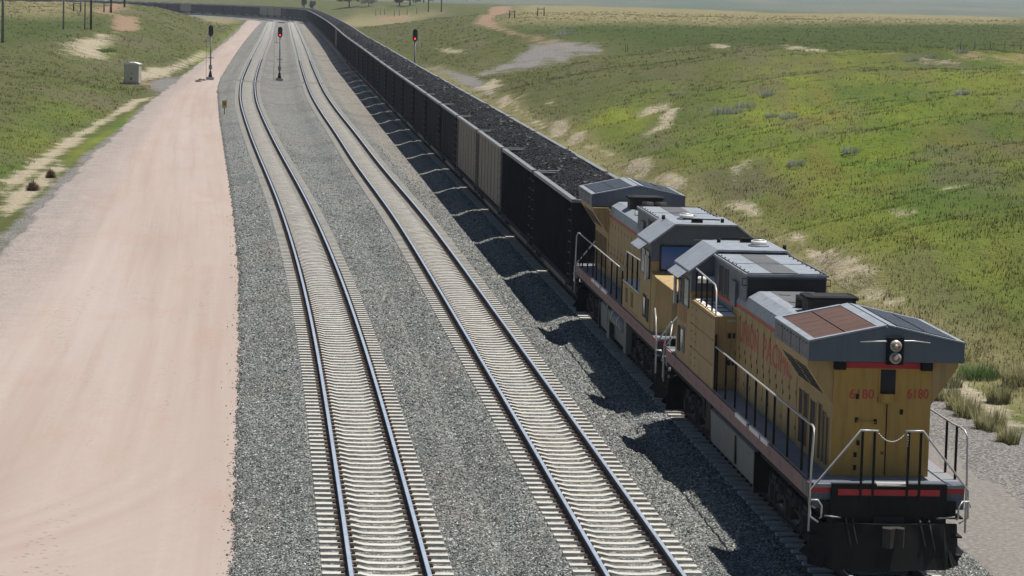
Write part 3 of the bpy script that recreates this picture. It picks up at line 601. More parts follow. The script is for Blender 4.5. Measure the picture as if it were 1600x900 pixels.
# ---------------------------------------------------------------- railway tracks
TIE = 0.641
def rail_mesh(i, side, parent):
    p, c = PATH[i]; k0 = int(70); p = p[k0:]
    t_ = np.gradient(p, axis=0); t_ /= np.hypot(t_[:, 0], t_[:, 1])[:, None]; nrm = np.stack([t_[:, 1], -t_[:, 0]], 1)
    prof = [(-0.075, 0.0), (-0.075, 0.02), (-0.014, 0.045), (-0.014, 0.145), (-0.042, 0.155), (-0.042, 0.188), (-0.036, 0.196), (0.036, 0.196), (0.042, 0.188), (0.042, 0.155), (0.014, 0.145), (0.014, 0.045), (0.075, 0.02), (0.075, 0.0)]
    n = len(prof); V = []
    for a, z in prof:
        q = p + nrm * (side * 0.753 + a); V.append(np.concatenate([q, (zg(q[:, 1]) + z)[:, None]], 1))
    V = np.stack(V, 1); L = len(p); idx = np.arange(L * n).reshape(L, n); Fs = []; mi = []
    for k in range(n):
        k2 = (k + 1) % n; Fs.append(np.stack([idx[:-1, k], idx[1:, k], idx[1:, k2], idx[:-1, k2]], -1)); mi.append(np.full(L - 1, 1 if k in (5, 6, 7) else 0))
    return np_mesh('rail', V.reshape(-1, 3), np.concatenate(Fs), ['railweb', 'railhead'], parent, mi=np.concatenate(mi))
def sleeper_protos():
    b = MB()
    prof = [(-1.30, -0.2), (1.30, -0.2), (1.285, 0.0), (0.55, 0.0), (0.36, -0.045), (0.0, -0.055), (-0.36, -0.045), (-0.55, 0.0), (-1.285, 0.0)]
    n = len(prof); P = [(x, -0.135, z) if z < -0.1 else (x, -0.115, z) for x, z in prof] + [(x, 0.135, z) if z < -0.1 else (x, 0.115, z) for x, z in prof]
    b.poly(P, [tuple(range(n))[::-1], tuple(range(n, 2 * n))] + [(i, (i + 1) % n, n + (i + 1) % n, n + i) for i in range(n)], 'tie')
    tie = b.build('sleeper'); c = MB()
    c.box(-0.12, 0.12, -0.08, 0.08, 0.0, 0.012, 'clip')
    for s_ in (-1, 1):
        c.tube([(s_ * 0.11, -0.06, 0.02), (s_ * 0.16, -0.05, 0.05), (s_ * 0.145, 0.0, 0.062), (s_ * 0.09, 0.03, 0.05), (s_ * 0.15, 0.065, 0.03)], 0.014, 'clip', 5)
        c.box(min(s_ * 0.1, s_ * 0.165), max(s_ * 0.1, s_ * 0.165), -0.04, 0.04, 0.012, 0.045, 'clip')
    clip = c.build('rail_fastening'); return tie, clip
TIEP, CLIPP = sleeper_protos()
TV = np.array([v.co[:] for v in TIEP.data.vertices]); TF = [list(p.vertices) for p in TIEP.data.polygons]
bmt = bmesh.new(); bmt.from_mesh(TIEP.data); bmesh.ops.triangulate(bmt, faces=bmt.faces, ngon_method='EAR_CLIP'); TRI = [[v.index for v in f.verts] for f in bmt.faces]; bmt.free()
TRI = np.array(TRI)
LAB = ['leftmost railway track, beside the pink dirt road', 'empty middle railway track between the left track and the coal train', 'railway track under the coal train, its sleepers in the shade']
first = True
for i in range(3):
    tr = empty('railway_track', (0, 0, 0)); tag(tr, LAB[i], 'railway track', 'three parallel railway tracks')
    rail_mesh(i, -1, tr); rail_mesh(i, 1, tr)
    s0 = s_at(i, 53.5) + (0.0, 0.2, 0.4)[i]; ss = np.arange(s0 - 16 * TIE, s_at(i, 955), TIE)
    X, Y, A = on_path(i, ss); Z = zg(Y)
    keep = np.ones(len(ss), bool)
    if i < 2: keep &= ~((Y > 328.5) & (Y < 333.0))
    near = np.where(keep & (Y > 53.3))[0][:100]; nearset = set(near.tolist())
    for k in near:
        if first: o = TIEP; cl = [CLIPP]; first = False; o.parent = tr
        else: o = TIEP.copy(); COL.objects.link(o); o.parent = tr; cl = []
        o.location = (X[k], Y[k], Z[k]); o.rotation_euler = (0, 0, A[k])
        if not cl: c_ = CLIPP.copy(); COL.objects.link(c_); cl = [c_]
        c2 = CLIPP.copy(); COL.objects.link(c2); cl.append(c2)
        for c_, sx in zip(cl, (-0.753, 0.753)): c_.parent = o; c_.location = (sx, 0, 0)
    CV = np.array([v.co[:] for v in CLIPP.data.vertices]); 
    rest = np.array([k for k in range(len(ss)) if keep[k] and k not in nearset])
    ca, sa = np.cos(A[rest]), np.sin(A[rest])
    VX = X[rest][:, None] + TV[None, :, 0] * ca[:, None] - TV[None, :, 1] * sa[:, None]; VY = Y[rest][:, None] + TV[None, :, 0] * sa[:, None] + TV[None, :, 1] * ca[:, None]
    VZ = Z[rest][:, None] + TV[None, :, 2] + 0 * VX; V = np.stack([VX, VY, VZ], -1).reshape(-1, 3)
    Fq = (TRI[None] + (np.arange(len(rest)) * len(TV))[:, None, None]).reshape(-1, 3); mi = np.zeros(len(Fq), int)
    BX = np.array([(x_, y_, z_) for z_ in (0.0, 0.05) for x_, y_ in ((-0.16, -0.06), (0.16, -0.06), (0.16, 0.06), (-0.16, 0.06))])
    BF = np.array([(4, 5, 6), (4, 6, 7), (0, 1, 5), (0, 5, 4), (1, 2, 6), (1, 6, 5), (2, 3, 7), (2, 7, 6), (3, 0, 4), (3, 4, 7)]); rc = rest[Y[rest] < 420]; cr, sr = np.cos(A[rc])[:, None], np.sin(A[rc])[:, None]
    for sx in (-0.753, 0.753):
        bx = BX[None, :, 0] + sx; nV = len(V); W_ = np.stack([X[rc][:, None] + bx * cr - BX[None, :, 1] * sr, Y[rc][:, None] + bx * sr + BX[None, :, 1] * cr, Z[rc][:, None] + BX[None, :, 2] + 0 * bx * cr], -1).reshape(-1, 3)
        V = np.concatenate([V, W_]); f2 = (BF[None] + (np.arange(len(rc)) * 8)[:, None, None]).reshape(-1, 3) + nV; Fq = np.concatenate([Fq, f2]); mi = np.r_[mi, np.ones(len(f2), int)]
    o = np_mesh('sleepers', V, Fq, ['tie', 'clip'], tr, mi=mi); tag(o, kind='stuff')

# loose stones on the ballast near the camera
def stones(n=260000):
    v = 1 / RNG.uniform(1 / 230, 1 / 54, n); L = np.interp(v, *RR) - 0.12 + 0.35 * jit(v, 1.0); R_ = axx(2, v) + 3.2
    x = L + (R_ - L) * RNG.random(n)
    d = np.minimum(np.minimum(np.abs(x - axx(0, v)), np.abs(x - axx(1, v))), np.abs(x - axx(2, v)))
    keep = ((d > 1.33) & (RNG.random(n) < np.interp(v, [75, 230], [1, 0.0]))) | ((d < 0.6) & (RNG.random(n) < 0.08) & (v < 110)); x, v, d = x[keep], v[keep], d[keep]; n = len(x)
    # some strays along the road edge
    z = ballast_z(x, v) + 0.012 * np.sin(x * 7 + v * 3) + 0.012 * np.sin(v * 6.1 - x * 4)
    r = RNG.uniform(0.013, 0.031, n) * np.interp(v, [55, 135], [1, 1.5]); r = np.where(d < 0.65, r * 0.6, r)
    ns = 380; vs = 1 / RNG.uniform(1 / 150, 1 / 54, ns); xs = np.interp(vs, *RR) - np.abs(RNG.normal(0, 0.22, ns)); zs = zg(vs) - 0.47; rs = RNG.uniform(0.015, 0.035, ns)
    x = np.r_[x, xs]; v = np.r_[v, vs]; z = np.r_[z, zs]; r = np.r_[r, rs]; n = len(x)
    O = np.array([(1, 0, 0), (-1, 0, 0), (0, 1, 0), (0, -1, 0), (0, 0, 1), (0, 0, -1)], float)
    FO = np.array([(0, 2, 4), (2, 1, 4), (1, 3, 4), (3, 0, 4), (2, 0, 5), (1, 2, 5), (3, 1, 5), (0, 3, 5)])
    P = O[None] * r[:, None, None] * RNG.uniform(0.6, 1.25, (n, 6, 1)) + RNG.normal(0, 0.25, (n, 6, 3)) * r[:, None, None]
    a = RNG.random(n) * 6.28; ca, sa = np.cos(a)[:, None], np.sin(a)[:, None]
    PX = P[..., 0] * ca - P[..., 1] * sa; PY = P[..., 0] * sa + P[..., 1] * ca
    V = np.stack([x[:, None] + PX, v[:, None] + PY, z[:, None] + P[..., 2] * 0.8 + r[:, None] * 0.35], -1).reshape(-1, 3)
    Fq = (FO[None] + (np.arange(n) * 6)[:, None, None]).reshape(-1, 3)
    tag(np_mesh('loose_stones', V, Fq, 'stone', attrs={'tone': ('FLOAT', np.repeat(RNG.random(n), 6))}), 'loose grey crushed stones lying on the ballast between the tracks', 'gravel', kind='stuff')
stones()

# ---------------------------------------------------------------- coal cars
BL = 15.15; HB = BL / 2
def wheelset_bogie(parent, y, scale=1.0):
    b = MB()
    for s_ in (-1, 1):
        b.prism([(-1.25, 0.78), (-0.95, 0.86), (-0.4, 0.62), (0.4, 0.62), (0.95, 0.86), (1.25, 0.78), (1.25, 0.6), (0.9, 0.62), (0.45, 0.36), (-0.45, 0.36), (-0.9, 0.62), (-1.25, 0.6)], s_ * 0.98 - 0.08, s_ * 0.98 + 0.08, 'bogie', 'x')
        for q in (-0.87, 0.87): b.cyl((s_ * 0.9, q, 0.66), (s_ * 1.16, q, 0.66), 0.15, 'bogie', 10)
        b.box(s_ * 0.98 - 0.1, s_ * 0.98 + 0.1, -0.3, 0.3, 0.45, 0.72, 'bogie')
    b.box(-1.1, 1.1, -0.25, 0.25, 0.6, 0.85, 'bogie'); b.cyl((0, 0, 0.8), (0, 0, 1.0), 0.3, 'bogie', 12)
    o = b.build('bogie', parent); o.location = (0, y, 0)
    for q in (-0.87, 0.87):
        ax = MB(); ax.cyl((-0.8, 0, 0), (0.8, 0, 0), 0.08, 'bogie', 8)
        for s_ in (-1, 1):
            ax.cyl((s_ * 0.70, 0, 0), (s_ * 0.83, 0, 0), 0.46, 'steel', 20); ax.cyl((s_ * 0.66, 0, 0), (s_ * 0.705, 0, 0), 0.49, 'steel', 20)
        w_ = ax.build('wheelset', o); w_.location = (0, q, 0.2 + 0.46)
    return o
def coal_mesh(seed, segx=22, segy=110):
    r = np.random.default_rng(seed); x = np.linspace(-1.36, 1.36, segx); y = np.linspace(-HB + 0.12, HB - 0.12, segy); X, Y = np.meshgrid(x, y)
    ph = r.random(6) * 6.28
    prof = 1 - np.abs(X / 1.36) ** 2.2; endp = sst(0, 2.3, HB - 0.1 - np.abs(Y))
    Z = 3.76 + 0.06 * prof + 0.60 * prof ** 0.8 * endp - 0.25 * (1 - endp)
    Z += (0.07 * np.sin(Y * 1.1 + ph[0] + X) + 0.05 * np.sin(Y * 2.3 + ph[1] - X * 2) + 0.04 * np.sin(X * 5 + ph[2] + Y)) * (0.3 + 0.7 * prof)
    Z += r.normal(0, 0.035, Z.shape); V = np.stack([X, Y, Z], -1).reshape(-1, 3); idx = np.arange(X.size).reshape(X.shape)
    return V, np.stack([idx[:-1, :-1], idx[:-1, 1:], idx[1:, 1:], idx[1:, :-1]], -1).reshape(-1, 4)
def body_mb(style):
    b = MB(); c = 'tanpaint' if style == 'tan' else 'carblack'
    zt, zb = 3.93, 1.18
    for s_ in (-1, 1):
        x0, x1 = sorted((s_ * 1.40, s_ * 1.46)); b.box(x0, x1, -HB + 0.05, HB - 0.05, zb, zt, c)
        if style == 'ribbed':
            for k in range(19):
                y = -HB + 0.4 + k * (BL - 0.8) / 18; xa, xb = sorted((s_ * 1.46, s_ * 1.545)); b.box(xa, xb, y - 0.055, y + 0.055, zb + 0.03, zt - 0.03, c)
        else:
            for k in range(8):      # shallow panel joints
                y = -HB + 0.25 + k * (BL - 0.5) / 7; xa, xb = sorted((s_ * 1.46, s_ * 1.485)); b.box(xa, xb, y - 0.035, y + 0.035, zb + 0.03, zt - 0.03, c)
        for e_ in (-1, 1):
            xa, xb = sorted((s_ * 1.38, s_ * 1.55)); ya, yb = sorted((e_ * HB, e_ * (HB - 0.16))); b.box(xa, xb, ya, yb, zb - 0.1, zt, 'carblack' if style != 'tan' else 'carsill')
    for e_ in (-1, 1):
        ya, yb = sorted((e_ * (HB - 0.10), e_ * (HB - 0.04))); b.box(-1.42, 1.42, ya, yb, zb + 0.3, zt, 'carblack')
        for k in (-0.75, 0, 0.75): ya, yb = sorted((e_ * (HB - 0.04), e_ * (HB + 0.04))); b.box(k - 0.06, k + 0.06, ya, yb, zb + 0.3, zt - 0.05, 'carblack')
        b.box(-1.42, 1.42, *sorted((e_ * (HB - 0.10), e_ * (HB + 0.05))), 2.4, 2.55, 'carblack')
    b.box(-1.4, 1.4, -HB + 0.1, HB - 0.1, zb, zb + 0.06, 'carblack')
    # belly tubs between the bogies
    b.prism([(-1.36, 1.2), (-1.2, 0.62), (1.2, 0.62), (1.36, 1.2)], -HB + 3.6, -0.25, 'carblack'); b.prism([(-1.36, 1.2), (-1.2, 0.62), (1.2, 0.62), (1.36, 1.2)], 0.25, HB - 3.6, 'carblack')
    return b
def chord_mb():
    b = MB()
    for s_ in (-1, 1): b.box(*sorted((s_ * 1.36, s_ * 1.57)), -HB - 0.02, HB + 0.02, 3.93, 4.06, 'chord')
    for e_ in (-1, 1): b.box(-1.36, 1.36, *sorted((e_ * (HB - 0.14), e_ * (HB + 0.02))), 3.93, 4.04, 'chord')
    return b
def sill_mb():
    b = MB()
    for s_ in (-1, 1):
        b.box(*sorted((s_ * 1.40, s_ * 1.56)), -HB, HB, 1.02, 1.18, 'carblack'); b.box(*sorted((s_ * 1.30, s_ * 1.36)), -HB + 3.4, HB - 3.4, 0.66, 1.02, 'carsill')
    b.box(-0.3, 0.3, -HB - 0.15, HB + 0.15, 0.92, 1.2, 'carblack')
    for e_ in (-1, 1): b.box(-1.5, 1.5, *sorted((e_ * (HB - 0.2), e_ * (HB + 0.05))), 1.0, 1.2, 'carblack')
    return b
def coupler_mb(y0, y1):
    b = MB(); b.box(-0.11, 0.11, min(y0, y1), max(y0, y1), 0.92, 1.14, 'bogie'); e_ = 1 if y1 > y0 else -1
    b.box(-0.2, 0.2, *sorted((y1 - e_ * 0.22, y1)), 0.86, 1.22, 'bogie'); return b
def make_car(style, seed):
    c = empty('coal_car'); body_mb(style).build('body', c); chord_mb().build('top_rim', c, 0.015); sill_mb().build('underframe', c)
    V, Fq = coal_mesh(seed); np_mesh('coal_load', V, Fq, 'coal', c, smooth=False)
    for e_ in (-1, 1):
        b = MB(); b.box(-1.36, 1.36, *sorted((e_ * (HB - 0.75), e_ * (HB - 0.68))), 3.82, 3.92, 'chord'); b.box(-1.36, 0.0, *sorted((e_ * (HB - 1.35), e_ * (HB - 1.29))), 3.82, 3.9, 'chord'); b.build('cross_brace', c)
        coupler_mb(e_ * HB, e_ * (HB + 0.47)).build('coupler', c)
        l = MB()
        for s_ in (-1, 1):
            for z in np.arange(1.4, 3.8, 0.38): l.tube([(s_ * 1.56, e_ * (HB - 0.02), z), (s_ * 1.61, e_ * (HB - 0.02), z), (s_ * 1.61, e_ * (HB - 0.42), z), (s_ * 1.56, e_ * (HB - 0.42), z)], 0.014, 'chord' if style == 'tan' else 'carsill', 4)
        l.build('ladder', c); wheelset_bogie(c, e_ * (HB - 2.1))
    return c
def merged_car(style, seed):
    """small far-off cars: the same shell, rim and coal in one mesh"""
    b = body_mb('plain' if style == 'ribbed' else style); 
    for q in (chord_mb(), sill_mb()):
        for f_, k in zip(q.f, q.mi): b.poly([q.v[j] for j in f_], [tuple(range(len(f_)))], q.mats[k])
    V, Fq = coal_mesh(seed, 10, 40); b.poly(V.tolist(), Fq.tolist(), 'coal')
    for e_ in (-1, 1):
        b.box(-1.1, 1.1, *sorted((e_ * (HB - 0.8), e_ * (HB - 3.3))), 0.3, 0.9, 'bogie')
    return b.build('coal_car')
CAR0, PITCH_C = 46.75, 16.12
ORD = ['first', 'second', 'third', 'fourth', 'fifth', 'sixth', 'seventh', 'eighth', 'ninth', 'tenth', 'eleventh', 'twelfth', 'thirteenth', 'fourteenth', 'fifteenth', 'sixteenth', 'seventeenth', 'eighteenth', 'nineteenth', 'twentieth']
TENS = {2: 'twenty', 3: 'thirty', 4: 'forty', 5: 'fifty', 6: 'sixty', 7: 'seventy', 8: 'eighty'}
def ordn(n): return ORD[n - 1] if n <= 20 else (TENS[n // 10] + '-' + ORD[n % 10 - 1] if n % 10 else TENS[n // 10][:-1] + 'ieth')
sT = s_at(2, 57.0)                                       # front end plate of the leading locomotive
NC = 86; protos = {}
TAN = {2: 1, 3: 1}
def px_of(x, y, z):
    d = np.array([x, y, z - CAMH]); w_ = d @ fwv; return 800 + F * (d @ RV) / w_, 450 - F * (d @ UV) / w_
pos = []
for k in range(NC):
    x, y, a = on_path(2, sT + CAR0 + PITCH_C * k + HB); pos.append((float(x), float(y), float(a)))
pxs = [px_of(p[0], p[1], 2.5 + float(zg(p[1])))[0] for p in pos]
lone = min(range(8, NC), key=lambda k: abs(pxs[k] - 541)); TAN[lone] = 1
far_tan = [min(range(30, NC), key=lambda k: abs(pxs[k] - q)) for q in (444, 437, 431, 416, 292)]
for k in far_tan: TAN[k] = 1
for k in range(NC):
    st = 'ribbed' if k < 2 else ('tan' if k in TAN else 'plain'); x, y, a = pos[k]
    full = k < 24; var = k % 3 if full else 0
    key = (st, var, full)
    if key not in protos:
        c = make_car(st, 10 + var) if full else merged_car(st, 50); protos[key] = c
    else: c = link_copy(protos[key])
    c.location = (x, y, float(zg(y))); c.rotation_euler = (0, 0, a)
    n = ordn(k + 1)
    if k < 2: lab = f'{n} coal car behind the locomotives, black with ribbed sides'
    elif k in (2, 3): lab = ('nearer' if k == 2 else 'farther') + ' of the two adjoining tan-sided coal cars close behind the locomotives'
    elif k == lone: lab = 'lone tan-sided coal car among black ones, halfway down the straight train'
    elif k in far_tan: lab = ['rightmost', 'second from the right', 'third from the right', 'fourth from the right', 'leftmost'][far_tan.index(k)] + ' of the tiny pale coal cars on the far bend'
    elif k < 46: lab = f'{n} coal car behind the locomotives, smooth black sides, heaped with coal'
    elif pxs[k] > 360: lab = 'tiny black coal car on the far bend, right of the dirt road end'; 
    else: lab = 'tiny black coal car at the back of the train, left of the dirt road end'
    tag(c, lab, 'coal car', 'coal cars in the train')

# ---------------------------------------------------------------- locomotives (x right, y back from the radiator end, z above sleepers)
def handrail(L, pts, posts, r=0.022):
    """silver rail on black posts: one thing part, posts as sub-parts"""
    h = MB(); h.tube(pts, r, 'silver', 8); o = h.build('handrail', L)
    for (p0, p1) in posts:
        q = MB(); q.box(min(p0[0], p1[0]) - 0.022, max(p0[0], p1[0]) + 0.022, p0[1] - 0.022, p0[1] + 0.022, p0[2], p1[2], 'black'); q.build('post', o)
    return o
def make_loco(yel, lead):
    L = empty('locomotive'); LEN = 21.8; D = 1.95
    # frame and walkways
    b = MB(); b.box(-1.35, 1.35, 0.06, LEN - 0.06, 1.35, 1.62, 'black'); b.box(-0.6, 0.6, 0.1, LEN - 0.1, 0.95, 1.35, 'black'); b.build('frame', L)
    b = MB(); b.box(-1.49, 1.49, 0.05, LEN - 0.05, 1.88, D, 'deck')
    b.box(-1.5, -0.98, 1.2, 13.3, D, D + 0.012, 'deck'); b.build('walkway', L)
    for s_ in (-1, 1):
        b = MB(); b.box(*sorted((s_ * 1.49, s_ * 1.545)), 0.35, LEN - 0.35, 1.62, 1.93, 'sill')
        for y in np.arange(0.8, LEN - 1, 1.35): b.box(*sorted((s_ * 1.545, s_ * 1.55)), y, y + 0.3, 1.70, 1.80, 'tank')
        for y0, y1 in ((5.2, 6.1), (6.3, 7.6), (8.0, 9.6)): b.box(*sorted((s_ * 1.49, s_ * 1.548)), y0, y1, 1.86, 1.965, 'white')
        b.box(*sorted((s_ * 1.545, s_ * 1.552)), 0.5, 1.1, 1.66, 1.92, 'tank'); b.build('side_sill', L)
    # end plates with red stripe, plough and coupler
    for e_, y in ((-1, 0.0), (1, LEN)):
        b = MB(); y0, y1 = sorted((y, y - e_ * 0.12))
        b.box(-1.15, 1.15, y0, y1, 0.55, D + 0.02, 'black'); b.box(-1.52, 1.52, *sorted((y - e_ * 0.12, y - e_ * 0.5)), 1.45, D + 0.005, 'grey')
        b.build('end_plate', L, 0.01)
        b = MB(); b.box(-1.02, 1.0, *sorted((y + e_ * 0.0, y + e_ * 0.012)), 1.74, 1.86, 'red')
        for s_ in (-1, 1): b.box(*sorted((s_ * 1.16, s_ * 1.52)), *sorted((y - e_ * 0.12, y - e_ * 0.105)), 1.77, 1.9, 'red')
        b.build('red_stripe', L)
        b = MB(); pr = [(-1.48, y - e_ * 0.45), (-1.1, y + e_ * 0.05), (0, y + e_ * 0.22), (1.1, y + e_ * 0.05), (1.48, y - e_ * 0.45), (1.48, y - e_ * 0.55), (-1.48, y - e_ * 0.55)]
        q0 = [(p[0], p[1], 1.2 if abs(p[0]) < 1.2 else 1.1) for p in pr]; q1 = [(p[0] * 1.02, p[1] + e_ * 0.12, 0.30) for p in pr]; n = len(pr)
        b.poly(q0 + q1, [tuple(range(n)), tuple(range(n, 2 * n))[::-1]] + [(i, (i + 1) % n, n + (i + 1) % n, n + i) for i in range(n)], 'black')
        for s_ in (-1, 1): b.poly([(s_ * 1.48, y - e_ * 0.45, 0.72), (s_ * 1.66, y - e_ * 0.55, 0.52), (s_ * 1.30, y + e_ * 0.08, 0.30), (s_ * 1.2, y, 0.7)], [(0, 1, 2, 3)], 'black')
        b.build('plough', L)
        b = MB(); b.box(-0.13, 0.13, *sorted((y, y + e_ * 0.55)), 0.88, 1.12, 'bogie'); b.box(-0.3, 0.3, *sorted((y, y + e_ * 0.06)), 0.74, 1.32, 'dark')
        b.prism([(-0.2, y + e_ * 0.4), (-0.24, y + e_ * 0.62), (-0.1, y + e_ * 0.72), (0.02, y + e_ * 0.6), (0.16, y + e_ * 0.7), (0.22, y + e_ * 0.5), (0.14, y + e_ * 0.38)], 0.82, 1.2, 'bogie', 'z'); b.build('coupler', L)
        for k, x in enumerate((-0.85, -0.72, 0.62, 0.8)):
            b = MB(); b.tube([(x, y, 1.28), (x, y + e_ * 0.12, 1.2), (x + 0.05, y + e_ * 0.18, 0.9), (x + 0.12, y + e_ * 0.14, 0.66), (x + 0.16, y + e_ * 0.06, 0.7)], 0.025, 'dark', 6); b.build('brake_hose', L)
        # corner steps, grab irons
        for s_ in (-1, 1):
            b = MB()
            for z in (0.5, 0.88, 1.26): b.box(*sorted((s_ * 1.05, s_ * 1.52)), *sorted((y - e_ * 0.14, y - e_ * 0.62)), z, z + 0.035, 'black')
            b.box(*sorted((s_ * 1.06, s_ * 1.1)), *sorted((y - e_ * 0.14, y - e_ * 0.62)), 0.45, 1.88, 'black'); b.build('corner_step', L)
            b = MB(); x = s_ * 1.36
            b.tube([(x, y, 1.28), (x, y + e_ * 0.12, 1.32), (x, y + e_ * 0.12, 1.55), (x + s_ * 0.08, y + e_ * 0.12, 1.66), (x + s_ * 0.2, y + e_ * 0.1, 1.66), (x + s_ * 0.24, y + e_ * 0.1, 1.56), (x + s_ * 0.12, y + e_ * 0.1, 1.5)], 0.02, 'silver', 6); b.build('grab_iron', L)
            b = MB(); b.tube([(s_ * 0.95, y + e_ * 0.02, 1.3), (s_ * 1.12, y + e_ * 0.1, 1.33), (s_ * 1.3, y + e_ * 0.1, 1.35)], 0.014, 'silver', 5); b.build('uncoupling_lever', L)
            # rails over the end steps
            h = [(s_ * 0.27, y + e_ * 0.02, 3.02), (s_ * 0.62, y + e_ * 0.02, 3.03), (s_ * 0.72, y + e_ * 0.03, 2.9), (s_ * 1.56, y + e_ * 0.04, 1.86), (s_ * 1.57, y + e_ * 0.04, 1.32), (s_ * 1.4, y + e_ * 0.02, 1.2)] if e_ < 0 else \
                [(s_ * 0.3, y + e_ * 0.02, 2.95), (s_ * 0.7, y + e_ * 0.02, 2.95), (s_ * 1.54, y + e_ * 0.04, 1.9), (s_ * 1.56, y + e_ * 0.04, 1.1)]
            handrail(L, h, [((s_ * 0.34, y + e_ * 0.02, D - 0.3), (s_ * 0.34, y, 3.0)), ((s_ * 0.58, y + e_ * 0.02, D - 0.3), (s_ * 0.58, y, 3.0))])
    b = MB(); b.prism([(-0.04, 1.955), (0.16, 1.99), (0.16, 1.97), (-0.04, 1.93)], -0.26, 0.34, 'silver', 'x'); b.build('tread_plate', L)
    # safety chain between the end rails
    ch = MB(); pts = []
    for k in range(15): u = k / 14; pts.append((-0.27 + 0.54 * u, -0.02, 2.98 - 0.17 * (1 - (2 * u - 1) ** 2)))
    for a_, c_ in zip(pts[:-1], pts[1:]):
        mid = [(p + q) / 2 for p, q in zip(a_, c_)]; ch.tube([a_, mid, c_], [0.008, 0.017, 0.008], 'silver', 5)
    for k in range(5): ch.tube([(0.3, -0.05, 2.96 - k * 0.05), (0.315, -0.05, 2.94 - k * 0.05), (0.3, -0.05, 2.915 - k * 0.05)], 0.014, 'silver', 5)
    ch.build('safety_chain', L)
    # long hood
    hd_ = MB(); prof = [(-0.97, D), (0.97, D), (0.97, 4.08), (0.9, 4.32), (0.66, 4.46), (-0.66, 4.46), (-0.9, 4.32), (-0.97, 4.08)]
    hd_.prism(prof, 4.9, 14.0, yel)
    hd_.build('hood', L)
    h2 = MB(); h2.prism([(-0.985, 4.06), (-0.985, 4.1), (-0.91, 4.335), (-0.665, 4.475), (0.665, 4.475), (0.91, 4.335), (0.985, 4.1), (0.985, 4.06), (0.9, 4.0), (-0.9, 4.0)], 4.95, 13.98, 'roofgrey')
    for x, y in ((-0.3, 11.2), (-0.35, 9.6), (0.2, 12.3), (0.3, 8.9)): h2.box(x, x + 0.22, y, y + 0.3, 4.47, 4.5, 'roofsoot')
    h2.box(-0.4, 0.42, 8.2, 13.9, 4.474, 4.482, 'roofsoot'); h2.build('hood_top', L, 0.03)
    for s_ in (-1, 1):                                         # hood doors: one panel each
        ys = [5.05, 5.9, 6.75, 7.6, 8.45, 9.3, 10.15, 11.0, 11.85, 12.7, 13.4 if s_ < 0 else 13.6]
        for y0, y1 in zip(ys[:-1], ys[1:]):
            d = MB(); d.box(*sorted((s_ * 0.965, s_ * 0.985)), y0 + 0.025, y1 - 0.025, D + 0.06, 3.98, yel)
            for z in (2.25, 3.0, 3.72): d.box(*sorted((s_ * 0.985, s_ * 0.995)), y0 + 0.05, y0 + 0.08, z, z + 0.09, 'pole')
            d.box(*sorted((s_ * 0.985, s_ * 0.997)), y1 - 0.12, y1 - 0.09, 2.8, 2.9, 'dark'); d.box(*sorted((s_ * 0.965, s_ * 0.978)), y1 - 0.022, y1 + 0.022, D + 0.06, 3.98, 'pole'); d.build('hood_door', L)
        st = MB(); st.box(*sorted((s_ * 0.97, s_ * 0.988)), 4.98, 13.9, 3.99, 4.065, 'redfade'); st.build('red_stripe', L)
    # radiator section: body, flared intakes, winged roof
    b = MB(); b.box(-0.99, 0.99, 1.05, 4.9, D, 4.2, yel)
    for s_ in (-1, 1): b.prism([(s_ * 0.98, 3.36), (s_ * 0.98, 4.26), (s_ * 1.52, 4.26), (s_ * 1.5, 4.12)], 1.08, 4.85, yel)
    if lead: b.box(-0.985, 0.985, 1.036, 1.05, D, 4.18, 'yellow')
    b.build('radiator_body', L, 0.012)
    for s_ in (-1, 1):
        for y0, y1 in ((1.45, 2.75), (2.9, 4.2)):
            b = MB(); n_ = Vector((s_ * 0.76, 0, -0.52)).normalized() * 0.012
            P = [(s_ * 1.04, y0, 3.47), (s_ * 1.04, y1, 3.47), (s_ * 1.47, y1, 4.09), (s_ * 1.47, y0, 4.09)]
            b.poly([tuple(Vector(p) + n_) for p in P] + P, [(0, 1, 2, 3), (7, 6, 5, 4), (0, 4, 5, 1), (1, 5, 6, 2), (2, 6, 7, 3), (3, 7, 4, 0)], 'dark')
            for k in range(1, 6):
                u = k / 6; b.tube([(s_ * (1.06 + 0.42 * u), y0, 3.46 + 0.62 * u), (s_ * (1.06 + 0.42 * u), y1, 3.46 + 0.62 * u)], 0.008, 'black', 4)
            b.build('intake_screen', L)
    w_ = MB(); wp = [(-1.56, 4.28), (1.56, 4.28), (1.56, 4.66), (0.06, 4.98), (-0.06, 4.98), (-1.56, 4.66)]
    w_.prism(wp, 0.74, 4.75, 'grey'); w_.build('radiator_wing', L, 0.012)
    for s_ in (-1, 1):                                          # roof grilles
        def rz(x): return 4.66 + (1.56 - abs(x)) / 1.5 * 0.32
        b = MB(); q = [(0.03, 0.74), (0.12, 0.74), (0.12, 4.75), (0.03, 4.75)]
        def slab(x0, x1, y0, y1, h, mat, lift=0.004):
            P = [(s_ * x0, y0, rz(x0) + lift), (s_ * x1, y0, rz(x1) + lift), (s_ * x1, y1, rz(x1) + lift), (s_ * x0, y1, rz(x0) + lift)]
            b.poly(P + [(p[0], p[1], p[2] + h) for p in P], [(3, 2, 1, 0), (4, 5, 6, 7), (0, 1, 5, 4), (1, 2, 6, 5), (2, 3, 7, 6), (3, 0, 4, 7)], mat)
        slab(0.02, 0.2, 0.74, 4.75, 0.03, 'roofgrey'); slab(1.44, 1.57, 0.72, 4.77, 0.035, 'roofgrey'); slab(0.2, 1.44, 0.72, 0.86, 0.035, 'roofgrey'); slab(0.2, 1.44, 4.6, 4.77, 0.035, 'roofgrey')
        b.build('roof_frame', L)
        gm = ('rust' if s_ < 0 else 'roofsoot') if lead else ('roofsoot' if s_ > 0 else 'roofsoot')
